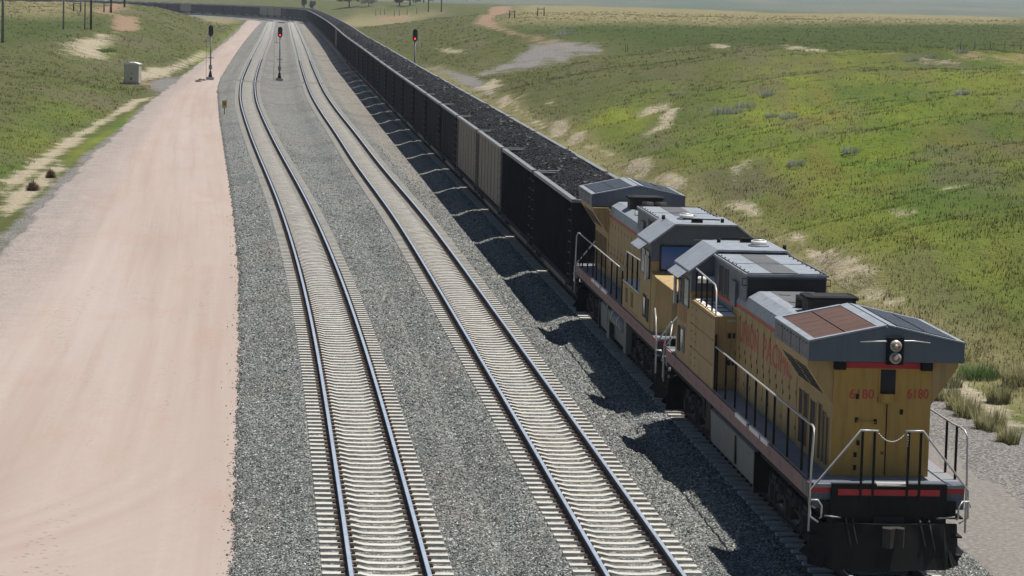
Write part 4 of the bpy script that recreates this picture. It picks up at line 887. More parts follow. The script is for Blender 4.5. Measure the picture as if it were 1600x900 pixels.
        for x0, x1 in ((0.21, 0.8), (0.83, 1.43)):
            b = MB(); slab(x0, x1, 0.88, 4.58, 0.02, gm)
            if s_ > 0 or not lead:
                for y in np.arange(1.0, 4.5, 0.22): slab(x0 + 0.02, x1 - 0.02, y, y + 0.1, 0.03, 'grey', 0.02)
            else:
                for y in np.arange(1.3, 4.5, 0.62): slab(x0 + 0.02, x1 - 0.02, y, y + 0.015, 0.008, 'roofsoot', 0.02)
            b.build('roof_grille', L)
        b = MB()
        for y in np.arange(1.0, 4.6, 0.36): b.box(*sorted((s_ * 1.56, s_ * 1.575)), y, y + 0.03, 4.59, 4.615, 'dark'); b.box(*sorted((s_ * 1.56, s_ * 1.568)), y + 0.02, y + 0.04, 4.36, 4.38, 'dark')
        for y in (1.75, 2.75, 3.75): b.box(*sorted((s_ * 1.56, s_ * 1.566)), y, y + 0.02, 4.3, 4.66, 'dark')
        b.build('wing_bolts', L)
    # radiator end wall
    b = MB(); b.box(-0.95, 1.0, 1.0, 1.05, 4.12, 4.24, 'red'); b.build('red_stripe', L)
    for x in (-1.0, 0.74): b = MB(); b.box(x, x + 0.22, 0.86, 1.05, 4.1, 4.27, 'black'); b.build('wing_bracket', L)
    b = MB(); b.box(-0.08, 0.28, 1.0, 1.06, 3.42, 4.12, 'yellow'); b.box(-0.05, 0.25, 0.99, 1.0, 3.45, 4.1, 'dark'); b.prism([(-0.06 + 0.0, 1.0), (0.26, 1.0), (0.22, 0.9), (-0.02, 0.9)], 3.45, 3.62, 'yellow', 'z'); b.build('sand_box', L)
    b = MB(); b.box(0.095, 0.115, 1.025, 1.036, D + 0.02, 3.4, 'black')
    for x, z in ((-0.5, 3.55), (-0.5, 3.08), (-0.12, 3.05), (-0.45, 2.62), (-0.5, 2.38), (0.4, 3.25), (-0.5, 2.12), (-0.06, 3.5)): b.box(x - 0.03, x + 0.03, 1.02, 1.05, z - 0.05, z + 0.05, 'black')
    b.tube([(-0.5, 1.03, 3.08), (-0.5, 0.99, 3.06), (-0.12, 0.99, 3.04), (-0.12, 1.03, 3.05)], 0.012, 'yellow', 5); b.build('end_door', L)
    b = MB(); b.cyl((0.04, 1.01, 2.42), (0.04, 1.05, 2.42), 0.03, 'red', 8); b.build('marker_lamp', L)
    b = MB(); b.box(-0.02, 0.32, 0.66, 0.75, 4.24, 4.78, 'black'); hl = b.build('headlight_housing', L)
    for z in (4.62, 4.38):
        b = MB(); b.cyl((0.15, 0.60, z), (0.15, 0.68, z), 0.115, 'silver', 20); b.cyl((0.15, 0.588, z), (0.15, 0.602, z), 0.088, 'lens', 20); b.cyl((0.15, 0.58, z), (0.15, 0.59, z), 0.036, 'bulb', 12); b.build('headlight', hl)
    b = MB(); b.tube([(-0.55, 0.70, 4.68), (-0.2, 0.68, 4.7), (0.5, 0.68, 4.72), (0.85, 0.70, 4.68)], 0.014, 'silver', 5); b.build('grab_rail', L)
    if lead:
        text_mesh('number', '6180', 'redfade', 0.2, 0.5, (-0.66, 1.034, 3.5), (1, 0, 0), (0, 0, 1), L, bold=0.02)
        text_mesh('number', '6180', 'redfade', 0.2, 0.44, (0.5, 1.034, 3.52), (1, 0, 0), (0, 0, 1), L, bold=0.02)
        for wd_, o1, w1 in (('UNION', 0.0, 2.7), ('PACIFIC', 3.3, 3.8)):
            text_mesh('lettering', wd_, 'redfade', 0.52, w1, (-0.987, 12.75 - o1, 3.22), (0, -1, 0), (0, 0, 1), L, bold=0.01)
            text_mesh('lettering', wd_, 'redfade', 0.52, w1, (0.987, 5.6 + o1, 3.22), (0, 1, 0), (0, 0, 1), L, bold=0.01)
        text_mesh('number', '6180', 'redghost', 0.55, 1.5, (-1.505, 19.6, 2.95), (0, -1, 0), (0, 0, 1), L, bold=0.0)
    # side vents by the radiators
    for s_ in (-1, 1):
        if s_ < 0 : slots = [(4.2, 4.62, 2.7, 3.2), (3.6, 4.05, 2.7, 3.2), (4.2, 4.62, 2.1, 2.6), (3.6, 4.05, 2.1, 2.6), (2.75, 3.3, 2.1, 3.15), (2.1, 2.4, 2.1, 3.2), (1.7, 1.95, 2.1, 3.1), (1.3, 1.55, 2.1, 3.05)]
        else: slots = [(1.3 + 0.42 * k, 1.55 + 0.42 * k, 2.2, 3.2) for k in range(8)]
        for y0, y1, z0, z1 in slots:
            b = MB(); b.box(*sorted((s_ * 0.985, s_ * 1.0)), y0, y1, z0, z1, 'dark'); b.box(*sorted((s_ * 0.985, s_ * 1.012)), y0 - 0.03, y0, z0 - 0.03, z1 + 0.03, yel); b.box(*sorted((s_ * 0.985, s_ * 1.012)), y1, y1 + 0.03, z0 - 0.03, z1 + 0.03, yel); b.build('side_vent', L)
    # exhaust stack
    b = MB(); ex = [(-0.3, 7.25), (0.62, 7.25), (0.69, 7.35), (0.69, 8.1), (0.62, 8.2), (-0.3, 8.2), (-0.37, 8.1), (-0.37, 7.35)]
    b.prism(ex, 4.44, 4.82, 'dark', 'z'); b.prism([(x_ + (0.05 if x_ > 0 else -0.05), y_ + (0.05 if y_ > 7.7 else -0.05)) for x_, y_ in ex], 4.8, 4.87, 'black', 'z'); b.box(-0.26, 0.58, 7.4, 8.05, 4.86, 4.878, 'dark'); b.build('exhaust_stack', L, 0.02)
    for x_ in (-0.22, 0.2): b = MB(); b.cyl((x_, 8.7, 4.44), (x_, 8.7, 4.76), 0.19, 'dark', 14); b.build('silencer', L)
    # blower box behind the cab
    b = MB(); b.box(-0.955, 0.955, 12.2, 17.3, 4.0, 4.82, 'grey'); b.box(-0.94, 0.94, 12.18, 12.2, 4.02, 4.78, 'dark'); b.build('blower_box', L, 0.012)
    b = MB(); b.box(-0.99, 0.99, 12.14, 17.35, 4.82, 4.88, 'roofgrey'); b.box(-0.95, 0.95, 12.2, 12.26, 4.88, 4.895, 'black'); b.box(-0.94, 0.94, 14.7, 14.73, 4.88, 4.888, 'black')
    for x in (-0.95, 0.91): b.box(x, x + 0.04, 12.3, 17.2, 4.88, 4.892, 'black')
    for y0 in (12.4, 14.9): b.box(-0.32, 0.30, y0, y0 + 2.2, 4.88, 4.89, 'roofsoot')
    for y in np.arange(12.5, 17.1, 0.6): b.box(-0.88, -0.85, y, y + 0.06, 4.88, 4.9, 'black'); b.box(0.84, 0.87, y, y + 0.06, 4.88, 4.9, 'black')
    b.build('box_roof', L)
    for x in (-0.95, 0.95): b = MB(); b.tube([(x, 12.24, 4.76), (x + (0.1 if x > 0 else -0.1), 12.24, 4.76), (x + (0.1 if x > 0 else -0.1), 12.24, 4.6), (x, 12.24, 4.6)], 0.014, 'black', 5); b.build('lifting_lug', L)
    for sx in (-0.958, 0.958):
        for y0 in (14.9, 15.75):
            b = MB(); b.box(sx - 0.012, sx + 0.012, y0, y0 + 0.62, 4.05, 4.68, 'dark'); b.box(sx - 0.02, sx + 0.02, y0 - 0.03, y0, 4.02, 4.71, 'grey'); b.build('louvre', L)
        b = MB(); b.box(sx - 0.07, sx + 0.07, 13.4, 14.1, 3.95, 4.55, 'grey'); b.build('junction_box', L)
    for sx in (-0.985, 0.972):
        b = MB(); b.box(sx, sx + 0.013, 14.02, 17.3, 3.63, 3.9, 'grey'); b.box(sx - 0.003, sx + 0.016, 14.02, 17.3, 3.9, 3.98, 'redfade'); b.build('stripe_band', L)
    b = MB(); b.box(-0.97, 0.97, 14.0, 17.4, D, 4.0, yel); b.build('machine_room', L)
    # wide inverter cabinet on the left
    b = MB(); b.box(-1.5, -0.98, 13.35, 17.4, D - 0.02, 3.72, yel); cabn = b
    b = MB(); b.box(-1.44, -0.99, 13.4, 17.35, 3.72, 3.745, 'white')
    for y in (14.2, 15.0, 15.8, 16.6): b.box(-1.44, -0.99, y, y + 0.03, 3.745, 3.76, 'black')
    b.build('cabinet_top', L)
    b = cabn
    for y in np.arange(13.6, 17.3, 0.28):
        for z in (2.5, 3.1, 3.62): b.box(-1.508, -1.5, y, y + 0.05, z, z + 0.035, 'dark')
    for y in (16.4, 17.1):
        for z in np.arange(2.1, 3.6, 0.2): b.box(-1.508, -1.5, y, y + 0.035, z, z + 0.05, 'dark')
    b.box(-1.2, -0.9, 13.338, 13.35, 3.6, 3.65, 'silver')
    for z in (2.55, 3.2): b.box(-1.18, -1.1, 13.33, 13.35, z, z + 0.12, 'dark'); b.box(-1.06, -1.0, 13.33, 13.35, z, z + 0.12, 'dark')
    b.build('inverter_cabinet', L)
    handrail(L, [(-1.42, 17.2, 4.5), (-1.42, 14.0, 4.42), (-1.42, 13.75, 4.3), (-1.46, 13.5, 3.7), (-1.48, 13.42, 2.9)], [((-1.42, y, 3.7), (-1.42, y, 4.45)) for y in (14.4, 15.3, 16.2, 17.1)] + [((-1.47, 13.28, D), (-1.47, 13.28, 3.3))])
    # right-hand battery box with vents
    b = MB(); b.box(0.96, 1.5, 13.4, 17.4, D - 0.02, 2.72, yel); b.box(0.97, 1.51, 13.4, 17.4, 2.72, 2.75, 'white')
    for y in np.arange(14.1, 14.7, 0.14): b.box(1.5, 1.508, y, y + 0.05, 2.15, 2.6, 'dark')
    for y in np.arange(15.4, 16.0, 0.14): b.box(1.5, 1.508, y, y + 0.05, 2.15, 2.6, 'dark')
    for y in np.arange(13.5, 17.3, 0.3): b.box(1.5, 1.508, y, y + 0.05, 2.02, 2.06, 'dark'); b.box(1.5, 1.508, y, y + 0.05, 2.66, 2.69, 'dark')
    b.build('battery_box', L, 0.015)
    handrail(L, [(1.48, 13.4, 3.0), (1.45, 13.8, 3.62), (1.45, 17.3, 3.66)], [((1.45, y, 2.74), (1.45, y, 3.64)) for y in (14.0, 15.2, 16.4)])
    # cab with chamfered roof and sunshades
    b = MB(); b.prism([(-1.5, D - 0.02), (1.5, D - 0.02), (1.5, 4.42), (0.86, 4.9), (-0.86, 4.9), (-1.5, 4.42)], 17.4, 19.75, yel)
    b.build('cab', L, 0.015)
    b = MB(); b.prism([(-1.51, 3.9), (1.51, 3.9), (1.51, 4.425), (0.865, 4.905), (-0.865, 4.905), (-1.51, 4.425)], 17.385, 19.775, 'grey'); b.build('cab_upper', L)
    b = MB(); b.prism([(-1.6, 4.38), (-0.86, 4.93), (0.86, 4.93), (1.6, 4.38), (1.6, 4.44), (0.88, 4.99), (-0.88, 4.99), (-1.6, 4.44)], 17.25, 20.0, 'roofgrey'); b.build('cab_roof', L, 0.015)
    for s_ in (-1, 1):
        b = MB(); P = [(s_ * 1.56, 17.6, 4.42), (s_ * 1.56, 19.6, 4.42), (s_ * 1.83, 19.6, 4.22), (s_ * 1.83, 17.6, 4.22)]; b.poly(P + [(p[0], p[1], p[2] - 0.025) for p in P], [(0, 1, 2, 3), (7, 6, 5, 4), (0, 4, 5, 1), (1, 5, 6, 2), (2, 6, 7, 3), (3, 7, 4, 0)], 'roofgrey'); b.build('sunshade', L)
        for y0, y1 in ((17.75, 18.55), (18.7, 19.5)):
            b = MB(); b.box(*sorted((s_ * 1.505, s_ * 1.525)), y0, y1, 3.45, 4.12, 'glass')
            for z in (3.42, 4.12): b.box(*sorted((s_ * 1.505, s_ * 1.535)), y0 - 0.04, y1 + 0.04, z, z + 0.04, 'grey')
            for y in (y0 - 0.04, y1): b.box(*sorted((s_ * 1.505, s_ * 1.535)), y, y + 0.04, 3.46, 4.12, 'grey')
            b.build('side_window', L)
        b = MB(); b.box(*sorted((s_ * 1.58, s_ * 1.64)), 19.5, 19.72, 3.35, 4.05, 'silver'); b.tube([(s_ * 1.5, 19.55, 3.4), (s_ * 1.62, 19.6, 3.4)], 0.02, 'black', 5); b.tube([(s_ * 1.5, 19.55, 4.0), (s_ * 1.62, 19.6, 4.0)], 0.02, 'black', 5); b.build('mirror', L)
        b = MB(); b.box(*sorted((s_ * 1.5, s_ * 1.52)), 18.3, 18.95, 2.2, 2.85, 'tank' if s_ < 0 else 'dark'); b.box(*sorted((s_ * 1.52, s_ * 1.53)), 18.5, 18.9, 2.3, 2.78, 'glass'); b.box(*sorted((s_ * 1.5, s_ * 1.522)), 19.15, 19.55, 2.15, 2.8, 'dark'); b.build('cab_hatch', L)
        b = MB(); b.box(*sorted((s_ * 1.5, s_ * 1.512)), 17.42, 19.7, 3.86, 3.91, 'red'); b.build('red_stripe', L)
    b = MB(); b.cyl((0.35, 18.4, 4.99), (0.35, 18.4, 5.03), 0.27, 'roofgrey', 20); b.cyl((0.35, 18.4, 5.03), (0.35, 18.4, 5.14), 0.2, 'white', 20); b.cyl((0.35, 18.4, 5.14), (0.35, 18.4, 5.17), 0.16, 'silver', 20); b.build('antenna_dome', L, 0.01)
    b = MB(); b.cyl((-0.55, 19.3, 4.99), (-0.55, 19.3, 5.1), 0.05, 'black', 8); b.tube([(-0.45, 19.5, 5.08), (0.6, 19.5, 5.1)], 0.02, 'black', 6); b.box(0.05, 0.35, 19.4, 19.6, 4.99, 5.1, 'black'); b.build('horn', L)
    b = MB(); b.cyl((0.95, 18.0, 4.95), (0.95, 18.0, 5.07), 0.05, 'black', 8); b.build('roof_antenna', L)
    b = MB(); b.tube([(-1.35, 17.38, 4.16), (-1.35, 17.2, 4.22), (-0.95, 17.2, 4.22), (-0.95, 17.38, 4.16)], [0.06, 0.09, 0.09, 0.06], 'white', 8); b.build('rear_cab_lamp', L)
    # nose and windscreen
    b = MB(); b.poly([(-1.48, 19.75, D), (1.48, 19.75, D), (1.48, 19.75, 3.62), (-1.48, 19.75, 3.62), (-1.05, 21.0, D), (1.05, 21.0, D), (1.0, 20.95, 3.2), (-1.0, 20.95, 3.2), (-1.46, 20.3, D), (1.46, 20.3, D), (1.42, 20.3, 3.5), (-1.42, 20.3, 3.5)],
        [(0, 8, 11, 3), (8, 4, 7, 11), (1, 2, 10, 9), (9, 10, 6, 5), (4, 5, 6, 7), (3, 11, 10, 2), (11, 7, 6, 10), (0, 1, 9, 8), (8, 9, 5, 4), (0, 3, 2, 1)], yel); b.build('nose', L, 0.03)
    for x0, x1 in ((-1.22, -0.06), (0.06, 1.22)):
        b = MB(); b.box(x0, x1, 19.775, 19.79, 3.68, 4.32, 'windscreen'); b.box(x0 - 0.04, x1 + 0.04, 19.775, 19.8, 4.32, 4.37, 'dark'); b.box(x0 - 0.04, x1 + 0.04, 19.775, 19.8, 3.63, 3.68, 'dark')
        b.box(x0 - 0.045, x0, 19.775, 19.8, 3.68, 4.32, 'dark'); b.box(x1, x1 + 0.045, 19.775, 19.8, 3.68, 4.32, 'dark'); b.build('windscreen', L)
    b = MB(); b.tube([(-0.9, 19.79, 4.52), (-0.9, 19.84, 4.54), (0.3, 19.84, 4.54), (0.3, 19.79, 4.52)], 0.015, 'silver', 5); b.build('grab_rail', L)
    b = MB(); b.tube([(0.75, 20.0, 3.60), (0.72, 20.15, 3.68), (0.3, 20.3, 3.62), (0.25, 20.6, 3.45), (0.7, 20.6, 3.42), (0.72, 20.15, 3.66)], 0.014, 'dark', 5); b.tube([(0.15, 20.2, 3.62), (0.1, 20.3, 3.7), (-0.05, 20.3, 3.62)], 0.02, 'dark', 5); b.build('nose_grab_iron', L)
    b = MB(); b.box(0.45, 0.92, 20.975, 21.0, 2.86, 3.1, 'dark'); nb = b.build('number_board', L)
    if not lead: text_mesh('digits', '68', 'white', 0.17, 0.2, (0.88, 21.003, 2.9), (-1, 0, 0), (0, 0, 1), nb)
    b = MB(); b.tube([(0.85, 20.99, 2.72), (0.85, 21.05, 2.72), (0.5, 21.05, 2.72), (0.5, 20.99, 2.72)], 0.016, 'silver', 5); b.build('nose_rail', L)
    b = MB(); b.box(-0.35, 0.3, 21.0, 21.03, D, 3.0, yel); b.build('nose_door', L)
    # side handrails along the walkways
    for s_ in (-1, 1):
        y1 = 13.35 if s_ < 0 else 13.4
        ps = [1.6, 3.25, 4.9, 5.9, 7.34, 8.5, 10.16, 11.6, 13.0]
        pts = [(s_ * 1.47, y1, 3.0), (s_ * 1.47, 1.0, 3.02), (s_ * 1.48, 0.5, 3.04), (s_ * 1.5, 0.2, 3.02), (s_ * 1.53, 0.08, 2.9), (s_ * 1.55, 0.1, 2.3), (s_ * 1.56, 0.1, 1.0)]
        handrail(L, pts, [((s_ * 1.47, y, 1.66), (s_ * 1.47, y, 3.0)) for y in ps] + [((s_ * 1.47, 0.75, 1.9), (s_ * 1.47, 0.75, 3.02))])
        pts = [(s_ * 1.55, 21.75, 1.0), (s_ * 1.55, 21.75, 2.0), (s_ * 1.54, 21.4, 2.5), (s_ * 1.5, 20.9, 2.7)]
        handrail(L, pts, []); handrail(L, [(s_ * 1.2, 21.9, 0.9), (s_ * 1.2, 21.9, 1.9), (s_ * 1.1, 21.6, 2.4)], [])
    # fuel tank and underfloor gear
    b = MB(); b.prism([(-1.42, 0.62), (-1.05, 0.42), (1.05, 0.42), (1.42, 0.62), (1.45, 1.4), (1.3, 1.5), (-1.3, 1.5), (-1.45, 1.4)], 7.2, 9.7, 'tank'); b.prism([(-1.42, 0.62), (-1.05, 0.42), (1.05, 0.42), (1.30, 0.56), (1.30, 0.95), (0.88, 0.98), (0.88, 1.5), (-1.3, 1.5), (-1.45, 1.4)], 9.72, 13.9, 'tank'); b.box(-1.5, 1.5, 7.16, 7.2, 0.5, 1.46, 'black'); b.build('fuel_tank', L, 0.03)
    b = MB(); b.box(-1.462, -1.44, 9.9, 10.1, 0.7, 1.35, 'black'); b.box(1.44, 1.462, 9.2, 9.9, 0.5, 1.42, 'tank'); b.build('tank_band', L)
    for s_ in (1,):
        for y in (10.2, 11.7):
            b = MB(); b.tube([(s_ * 1.24, y, 1.28), (s_ * 1.24, y + 0.1, 1.28), (s_ * 1.24, y + 1.1, 1.28), (s_ * 1.24, y + 1.2, 1.28)], [0.2, 0.29, 0.29, 0.2], 'mast', 20)
            for q in (0.3, 0.85): b.cyl((s_ * 1.24, y + q, 1.28), (s_ * 1.24, y + q + 0.05, 1.28), 0.298, 'black', 20)
            b.build('air_reservoir', L)
        for q in ((1.3, 1.5, 13.95, 14.5, 0.6, 1.6), (1.36, 1.48, 9.2, 9.45, 0.9, 1.55)): b = MB(); b.box(*q, 'tank'); b.build('equipment_box', L, 0.02)
    b = MB()
    for y in (9.0, 10.5, 12.2): b.tube([(-1.3, y, 1.5), (-1.3, y, 1.62), (-1.3, y + 0.3, 1.62), (-1.3, y + 0.4, 1.5)], 0.04, 'dark', 6)
    b.box(-1.4, -1.1, 14.2, 15.0, 0.8, 1.5, 'bogie'); b.box(-1.4, -1.15, 15.2, 15.6, 1.0, 1.5, 'black'); b.build('pipework', L)
    # bogies: three axles each
    for yc in (4.1, 17.3):
        b = MB()
        for s_ in (-1, 1):
            b.prism([(-2.6, 0.95), (-2.45, 1.12), (2.45, 1.12), (2.6, 0.95), (2.55, 0.7), (2.1, 0.78), (1.5, 0.62), (0.9, 0.78), (-0.9, 0.78), (-1.5, 0.62), (-2.1, 0.78), (-2.55, 0.7)], s_ * 1.12 - 0.1, s_ * 1.12 + 0.1, 'bogie', 'x')
            for q in (-1.9, 0, 1.9):
                b.cyl((s_ * 1.0, q, 0.74), (s_ * 1.32, q, 0.74), 0.2, 'bogie', 14); b.box(s_ * 1.12 - 0.13, s_ * 1.12 + 0.13, q - 0.3, q + 0.3, 0.55, 1.0, 'bogie')
                for dq in (-0.42, 0.42): b.tube([(s_ * 1.18, q + dq, 0.8), (s_ * 1.18, q + dq, 1.15)], 0.09, 'black', 8)
            for q in (-0.95, 0.95): b.cyl((s_ * 1.2, q - 0.15, 0.98), (s_ * 1.2, q + 0.25, 0.98), 0.12, 'bogie', 10)
            b.tube([(s_ * 1.3, -2.3, 0.9), (s_ * 1.32, -1.0, 0.5), (s_ * 1.32, 1.2, 0.48)], 0.025, 'bogie', 5)
        for q in (-0.95, 0.95): b.box(-1.1, 1.1, q - 0.15, q + 0.15, 0.7, 1.1, 'bogie')
        o = b.build('bogie', L); o.location = (0, yc, 0)
        for q in (-1.9, 0, 1.9):
            a_ = MB(); a_.cyl((-0.9, 0, 0), (0.9, 0, 0), 0.1, 'bogie', 8)
            for s_ in (-1, 1): a_.cyl((s_ * 0.70, 0, 0), (s_ * 0.84, 0, 0), 0.53, 'steel', 24); a_.cyl((s_ * 0.66, 0, 0), (s_ * 0.705, 0, 0), 0.56, 'steel', 24)
            ws = a_.build('wheelset', o); ws.location = (0, q, 0.735)
    return L
x, y, a = on_path(2, sT); x2, y2, _ = on_path(2, sT + 21.8)
L1 = make_loco('yellow_far', True); L1.location = (float(x), float(y), 0); L1.rotation_euler = (0, 0, atan2(-(x2 - x), y2 - y))
tag(L1, 'nearest yellow diesel locomotive, numbered 6180, its radiator end facing the viewer', 'locomotive', 'two yellow diesel locomotives')
x, y, a = on_path(2, sT + 45.15); x2, y2, _ = on_path(2, sT + 23.35)
L2 = make_loco('yellow_far', False); L2.location = (float(x), float(y), 0); L2.rotation_euler = (0, 0, atan2(-(x2 - x), y2 - y))
tag(L2, 'second yellow diesel locomotive, blue windscreen facing the viewer, ahead of the coal cars', 'locomotive', 'two yellow diesel locomotives')

# ---------------------------------------------------------------- signals, cabinet, sign, poles
def make_signal(lit, ladder):
    R_ = empty('railway_signal')
    b = MB(); b.box(-0.42, 0.42, -0.42, 0.42, -0.3, 0.35, 'concretebase'); b.prism([(-0.22, 0.35), (0.22, 0.35), (0.1, 1.0), (-0.1, 1.0)], -0.2, 0.2, 'black'); b.build('base', R_)
    b = MB(); b.cyl((0, 0, 0.9), (0, 0, 5.3), 0.085, 'mast', 12); b.box(-0.17, 0.17, -0.2, 0.2, 1.25, 1.75, 'mast'); b.build('mast', R_)
    b = MB(); b.box(-0.35, 0.35, -0.35, 0.35, 2.55, 2.63, 'mast'); b.box(-0.55 if ladder < 0 else -0.1, 0.1 if ladder < 0 else 0.55, 0.1, 0.6, 4.45, 4.5, 'mast'); b.build('platform', R_)
    l = MB(); x0 = ladder * 0.68
    for dx in (-0.02, 0.24): l.tube([(x0 + dx, 0.35, -0.3 if dx < 0 else 4.5), (x0 + dx, 0.35, 5.6)], 0.022, 'mast', 5)
    if abs(ladder) == 1:
        for z in (0.4, 2.9, 4.5, 5.55): l.tube([(0, 0.1, z), (x0, 0.35, z)], 0.02, 'mast', 5)
    for z in np.arange(4.6, 5.6, 0.3): l.tube([(x0 - 0.02, 0.35, z), (x0 + 0.24, 0.35, z)], 0.015, 'mast', 4)
    l.build('ladder', R_)
    h = MB(); n = 28; pr = []
    for k in range(n):
        a_ = 2 * pi * k / n; pr.append((0.27 * cos(a_), 5.75 + (0.36 if sin(a_) > 0 else -0.36) + 0.27 * sin(a_)))
    h.prism(pr, -0.16, -0.12, 'signal'); h.box(-0.15, 0.15, -0.12, 0.15, 5.2, 6.3, 'signal'); hd2 = h.build('signal_head', R_)
    for k, z in enumerate((6.1, 5.75, 5.4)):
        q = MB(); N_ = 14
        outer = [(0.125 * cos(pi * j / N_), z + 0.125 * sin(pi * j / N_)) for j in range(N_ + 1)]
        inner = [(0.105 * cos(pi * j / N_), z + 0.105 * sin(pi * j / N_)) for j in range(N_ + 1)][::-1]
        q.prism(outer + inner, -0.42, -0.16, 'signal'); q.build('hood', hd2)
        mname = 'lamp_red' if (lit and k == 2) else 'glass'
        q = MB(); q.cyl((0, -0.185, z), (0, -0.16, z), 0.098, mname, 18); q.build('lamp', hd2)
    return R_
mt, t, b_ = new_mat('lamp_red'); b_.inputs['Base Color'].default_value = (0.5, 0.01, 0.01, 1); b_.inputs['Emission Color'].default_value = (1, 0.03, 0.045, 1); b_.inputs['Emission Strength'].default_value = 2.2; M['lamp_red'] = mt
for (px, py, lit, lad, lab) in ((328.5, 125, False, -0.75, 'dark unlit signal mast standing at the edge of the dirt road'), (436.5, 127, True, -1, 'red-lit signal mast with a ladder standing between the two empty tracks'), (None, None, True, 0.75, 'red-lit signal mast on the grass beyond the coal train')):
    o = make_signal(lit, lad)
    if px: gx, gy = flat(px, py, -0.45); gz_ = -0.45
    else:
        gx, gy = -11.55, 330.0; gz_ = float(hgt(gx, gy))
    o.location = (gx, gy, gz_)
    if px is None: o.scale = (1, 1, (6.35 - gz_) / 6.4)
    tag(o, lab, 'railway signal', 'three railway signal masts')
def cabinet():
    x, y = flat(207, 128, -0.35); R_ = empty('relay_cabinet', (x, y, -0.42), radians(-4))
    b = MB(); b.box(-0.84, 0.84, -0.75, 0.75, 0.05, 2.05, 'cabinet'); b.build('body', R_, 0.02)
    b = MB(); b.prism([(-0.9, 2.05), (-0.9, 2.1), (-0.3, 2.27), (0.3, 2.27), (0.9, 2.1), (0.9, 2.05)], -0.82, 0.82, 'white'); b.build('roof', R_)
    b = MB(); b.box(-0.95, 0.95, -0.85, 0.85, -0.3, 0.05, 'concretebase'); b.build('plinth', R_)
    b = MB(); b.box(-0.78, 0.78, -0.765, -0.75, 0.12, 1.95, 'cabinet'); d = b.build('door', R_); b = MB(); b.box(-0.12, 0.12, -0.78, -0.765, 0.3, 0.62, 'carsill'); b.build('louvre', d)
    b = MB(); b.box(0.02, 0.07, -0.8, -0.765, 0.95, 1.15, 'black'); b.build('handle', d)
    tag(R_, 'beige metal relay cabinet with white roof standing left of the dirt road', 'cabinet')
cabinet()
def sign():
    x, y = flat(350.5, 182, -0.4); R_ = empty('marker_sign', (x, y, -0.42))
    b = MB(); b.box(-0.03, 0.03, -0.02, 0.02, -0.2, 1.4, 'black'); b.build('post', R_)
    b = MB(); b.box(-0.2, 0.2, -0.035, -0.02, 0.75, 1.38, 'signyel'); b.build('panel', R_)
    b = MB(); b.box(-0.1, 0.1, -0.042, -0.036, 0.98, 1.22, 'carsill'); b.box(-0.2, 0.2, -0.042, -0.036, 1.34, 1.38, 'black'); b.build('panel_mark', R_)
    tag(R_, 'small yellow marker sign on a thin post beside the left track', 'sign')
sign()
def clods():
    for k, (px, py, s_) in enumerate(((310, 128, 0.35), (318, 126, 0.3), (313, 125, 0.25))):
        x, y = flat(px, py, -0.45); bm = bmesh.new(); bmesh.ops.create_icosphere(bm, subdivisions=2, radius=s_)
        for v in bm.verts: v.co *= 1 + 0.3 * sin(v.co.x * 17 + k) * cos(v.co.y * 13); v.co.z *= 0.55
        me = bpy.data.meshes.new('dirt_clod'); bm.to_mesh(me); bm.free(); me.materials.append(M['rock']); o = bpy.data.objects.new('dirt_clod', me); COL.objects.link(o); o.location = (x, y, -0.42)
        tag(o, ['leftmost dark lump of debris on the dirt road by the unlit signal', 'rightmost dark lump of debris on the dirt road by the unlit signal', 'middle dark lump of debris on the dirt road by the unlit signal'][k], 'debris', 'debris lumps on the road')
clods()
def pole(px, py, h, r, mat, lab, cross=False, name='utility_pole', grp='wooden utility poles'):
    x, y, z = at(px, py); R_ = empty(name, (x, y, z))
    b = MB(); b.tube([(0, 0, -0.4), (0, 0, h * 0.5), (0.02, 0, h)], [r * 1.15, r, r * 0.8], mat, 8); b.build('shaft', R_)
    if cross: b = MB(); b.box(-1.2, 1.2, -0.05, 0.05, h - 0.9, h - 0.75, mat); b.build('crossarm', R_)
    tag(R_, lab, 'pole', grp)
pole(142, 47, 8.5, 0.15, 'pole', 'nearest dark wooden utility pole, behind the pale bare patch on the left', True)
pole(173.5, 19, 8.5, 0.16, 'pole', 'dark wooden utility pole left of the reddish bare patch', True)
pole(194.5, 11, 8.5, 0.16, 'pole', 'farthest dark wooden utility pole, above the reddish bare patch', True)
pole(132.5, 46, 8.0, 0.09, 'polegrey', 'thin grey pole just left of the nearest dark utility pole')
pole(99, 47, 8.0, 0.11, 'polegrey', 'thin grey pole standing in the dark green field on the left')
pole(4, 66, 9.0, 0.16, 'polegrey', 'thick grey pole at the far left edge of the picture')
pole(689.5, 18, 12, 0.22, 'pole', 'dark utility pole on the skyline above the right-hand signal', True)
pole(669, 19, 12, 0.2, 'pole', 'dark utility pole second from the right above the right-hand signal', True)
def post(px, py, h, r, lab, grp, mat='pole'):
    x, y, z = at(px, py); b = MB(); b.tube([(0, 0, -0.3), (0, 0, h)], [r, r * 0.9], mat, 6); o = b.build('fence_post'); o.location = (x, y, z); tag(o, lab, 'fence post', grp)
fp = [(587, 24.5), (594, 23.5), (601, 23), (616, 25.5), (624, 24.5), (636, 24), (651, 21.5)]
for k, (px, py) in enumerate(fp): post(px, py, 2.4, 0.12, ['leftmost', 'second', 'third', 'fourth', 'fifth', 'sixth', 'rightmost'][k] + ' thin fence post from the left on the rise behind the coal train', 'fence posts behind the train')
for k, (px, py) in enumerate([(1501, 78), (1523, 77), (1547, 76.5), (1570, 76), (1595, 77.5)]): post(px, py, 1.0, 0.045, ['leftmost', 'second', 'middle', 'fourth', 'rightmost'][k] + ' fence post in the row at the edge of the dark green field', 'fence posts by the green field')
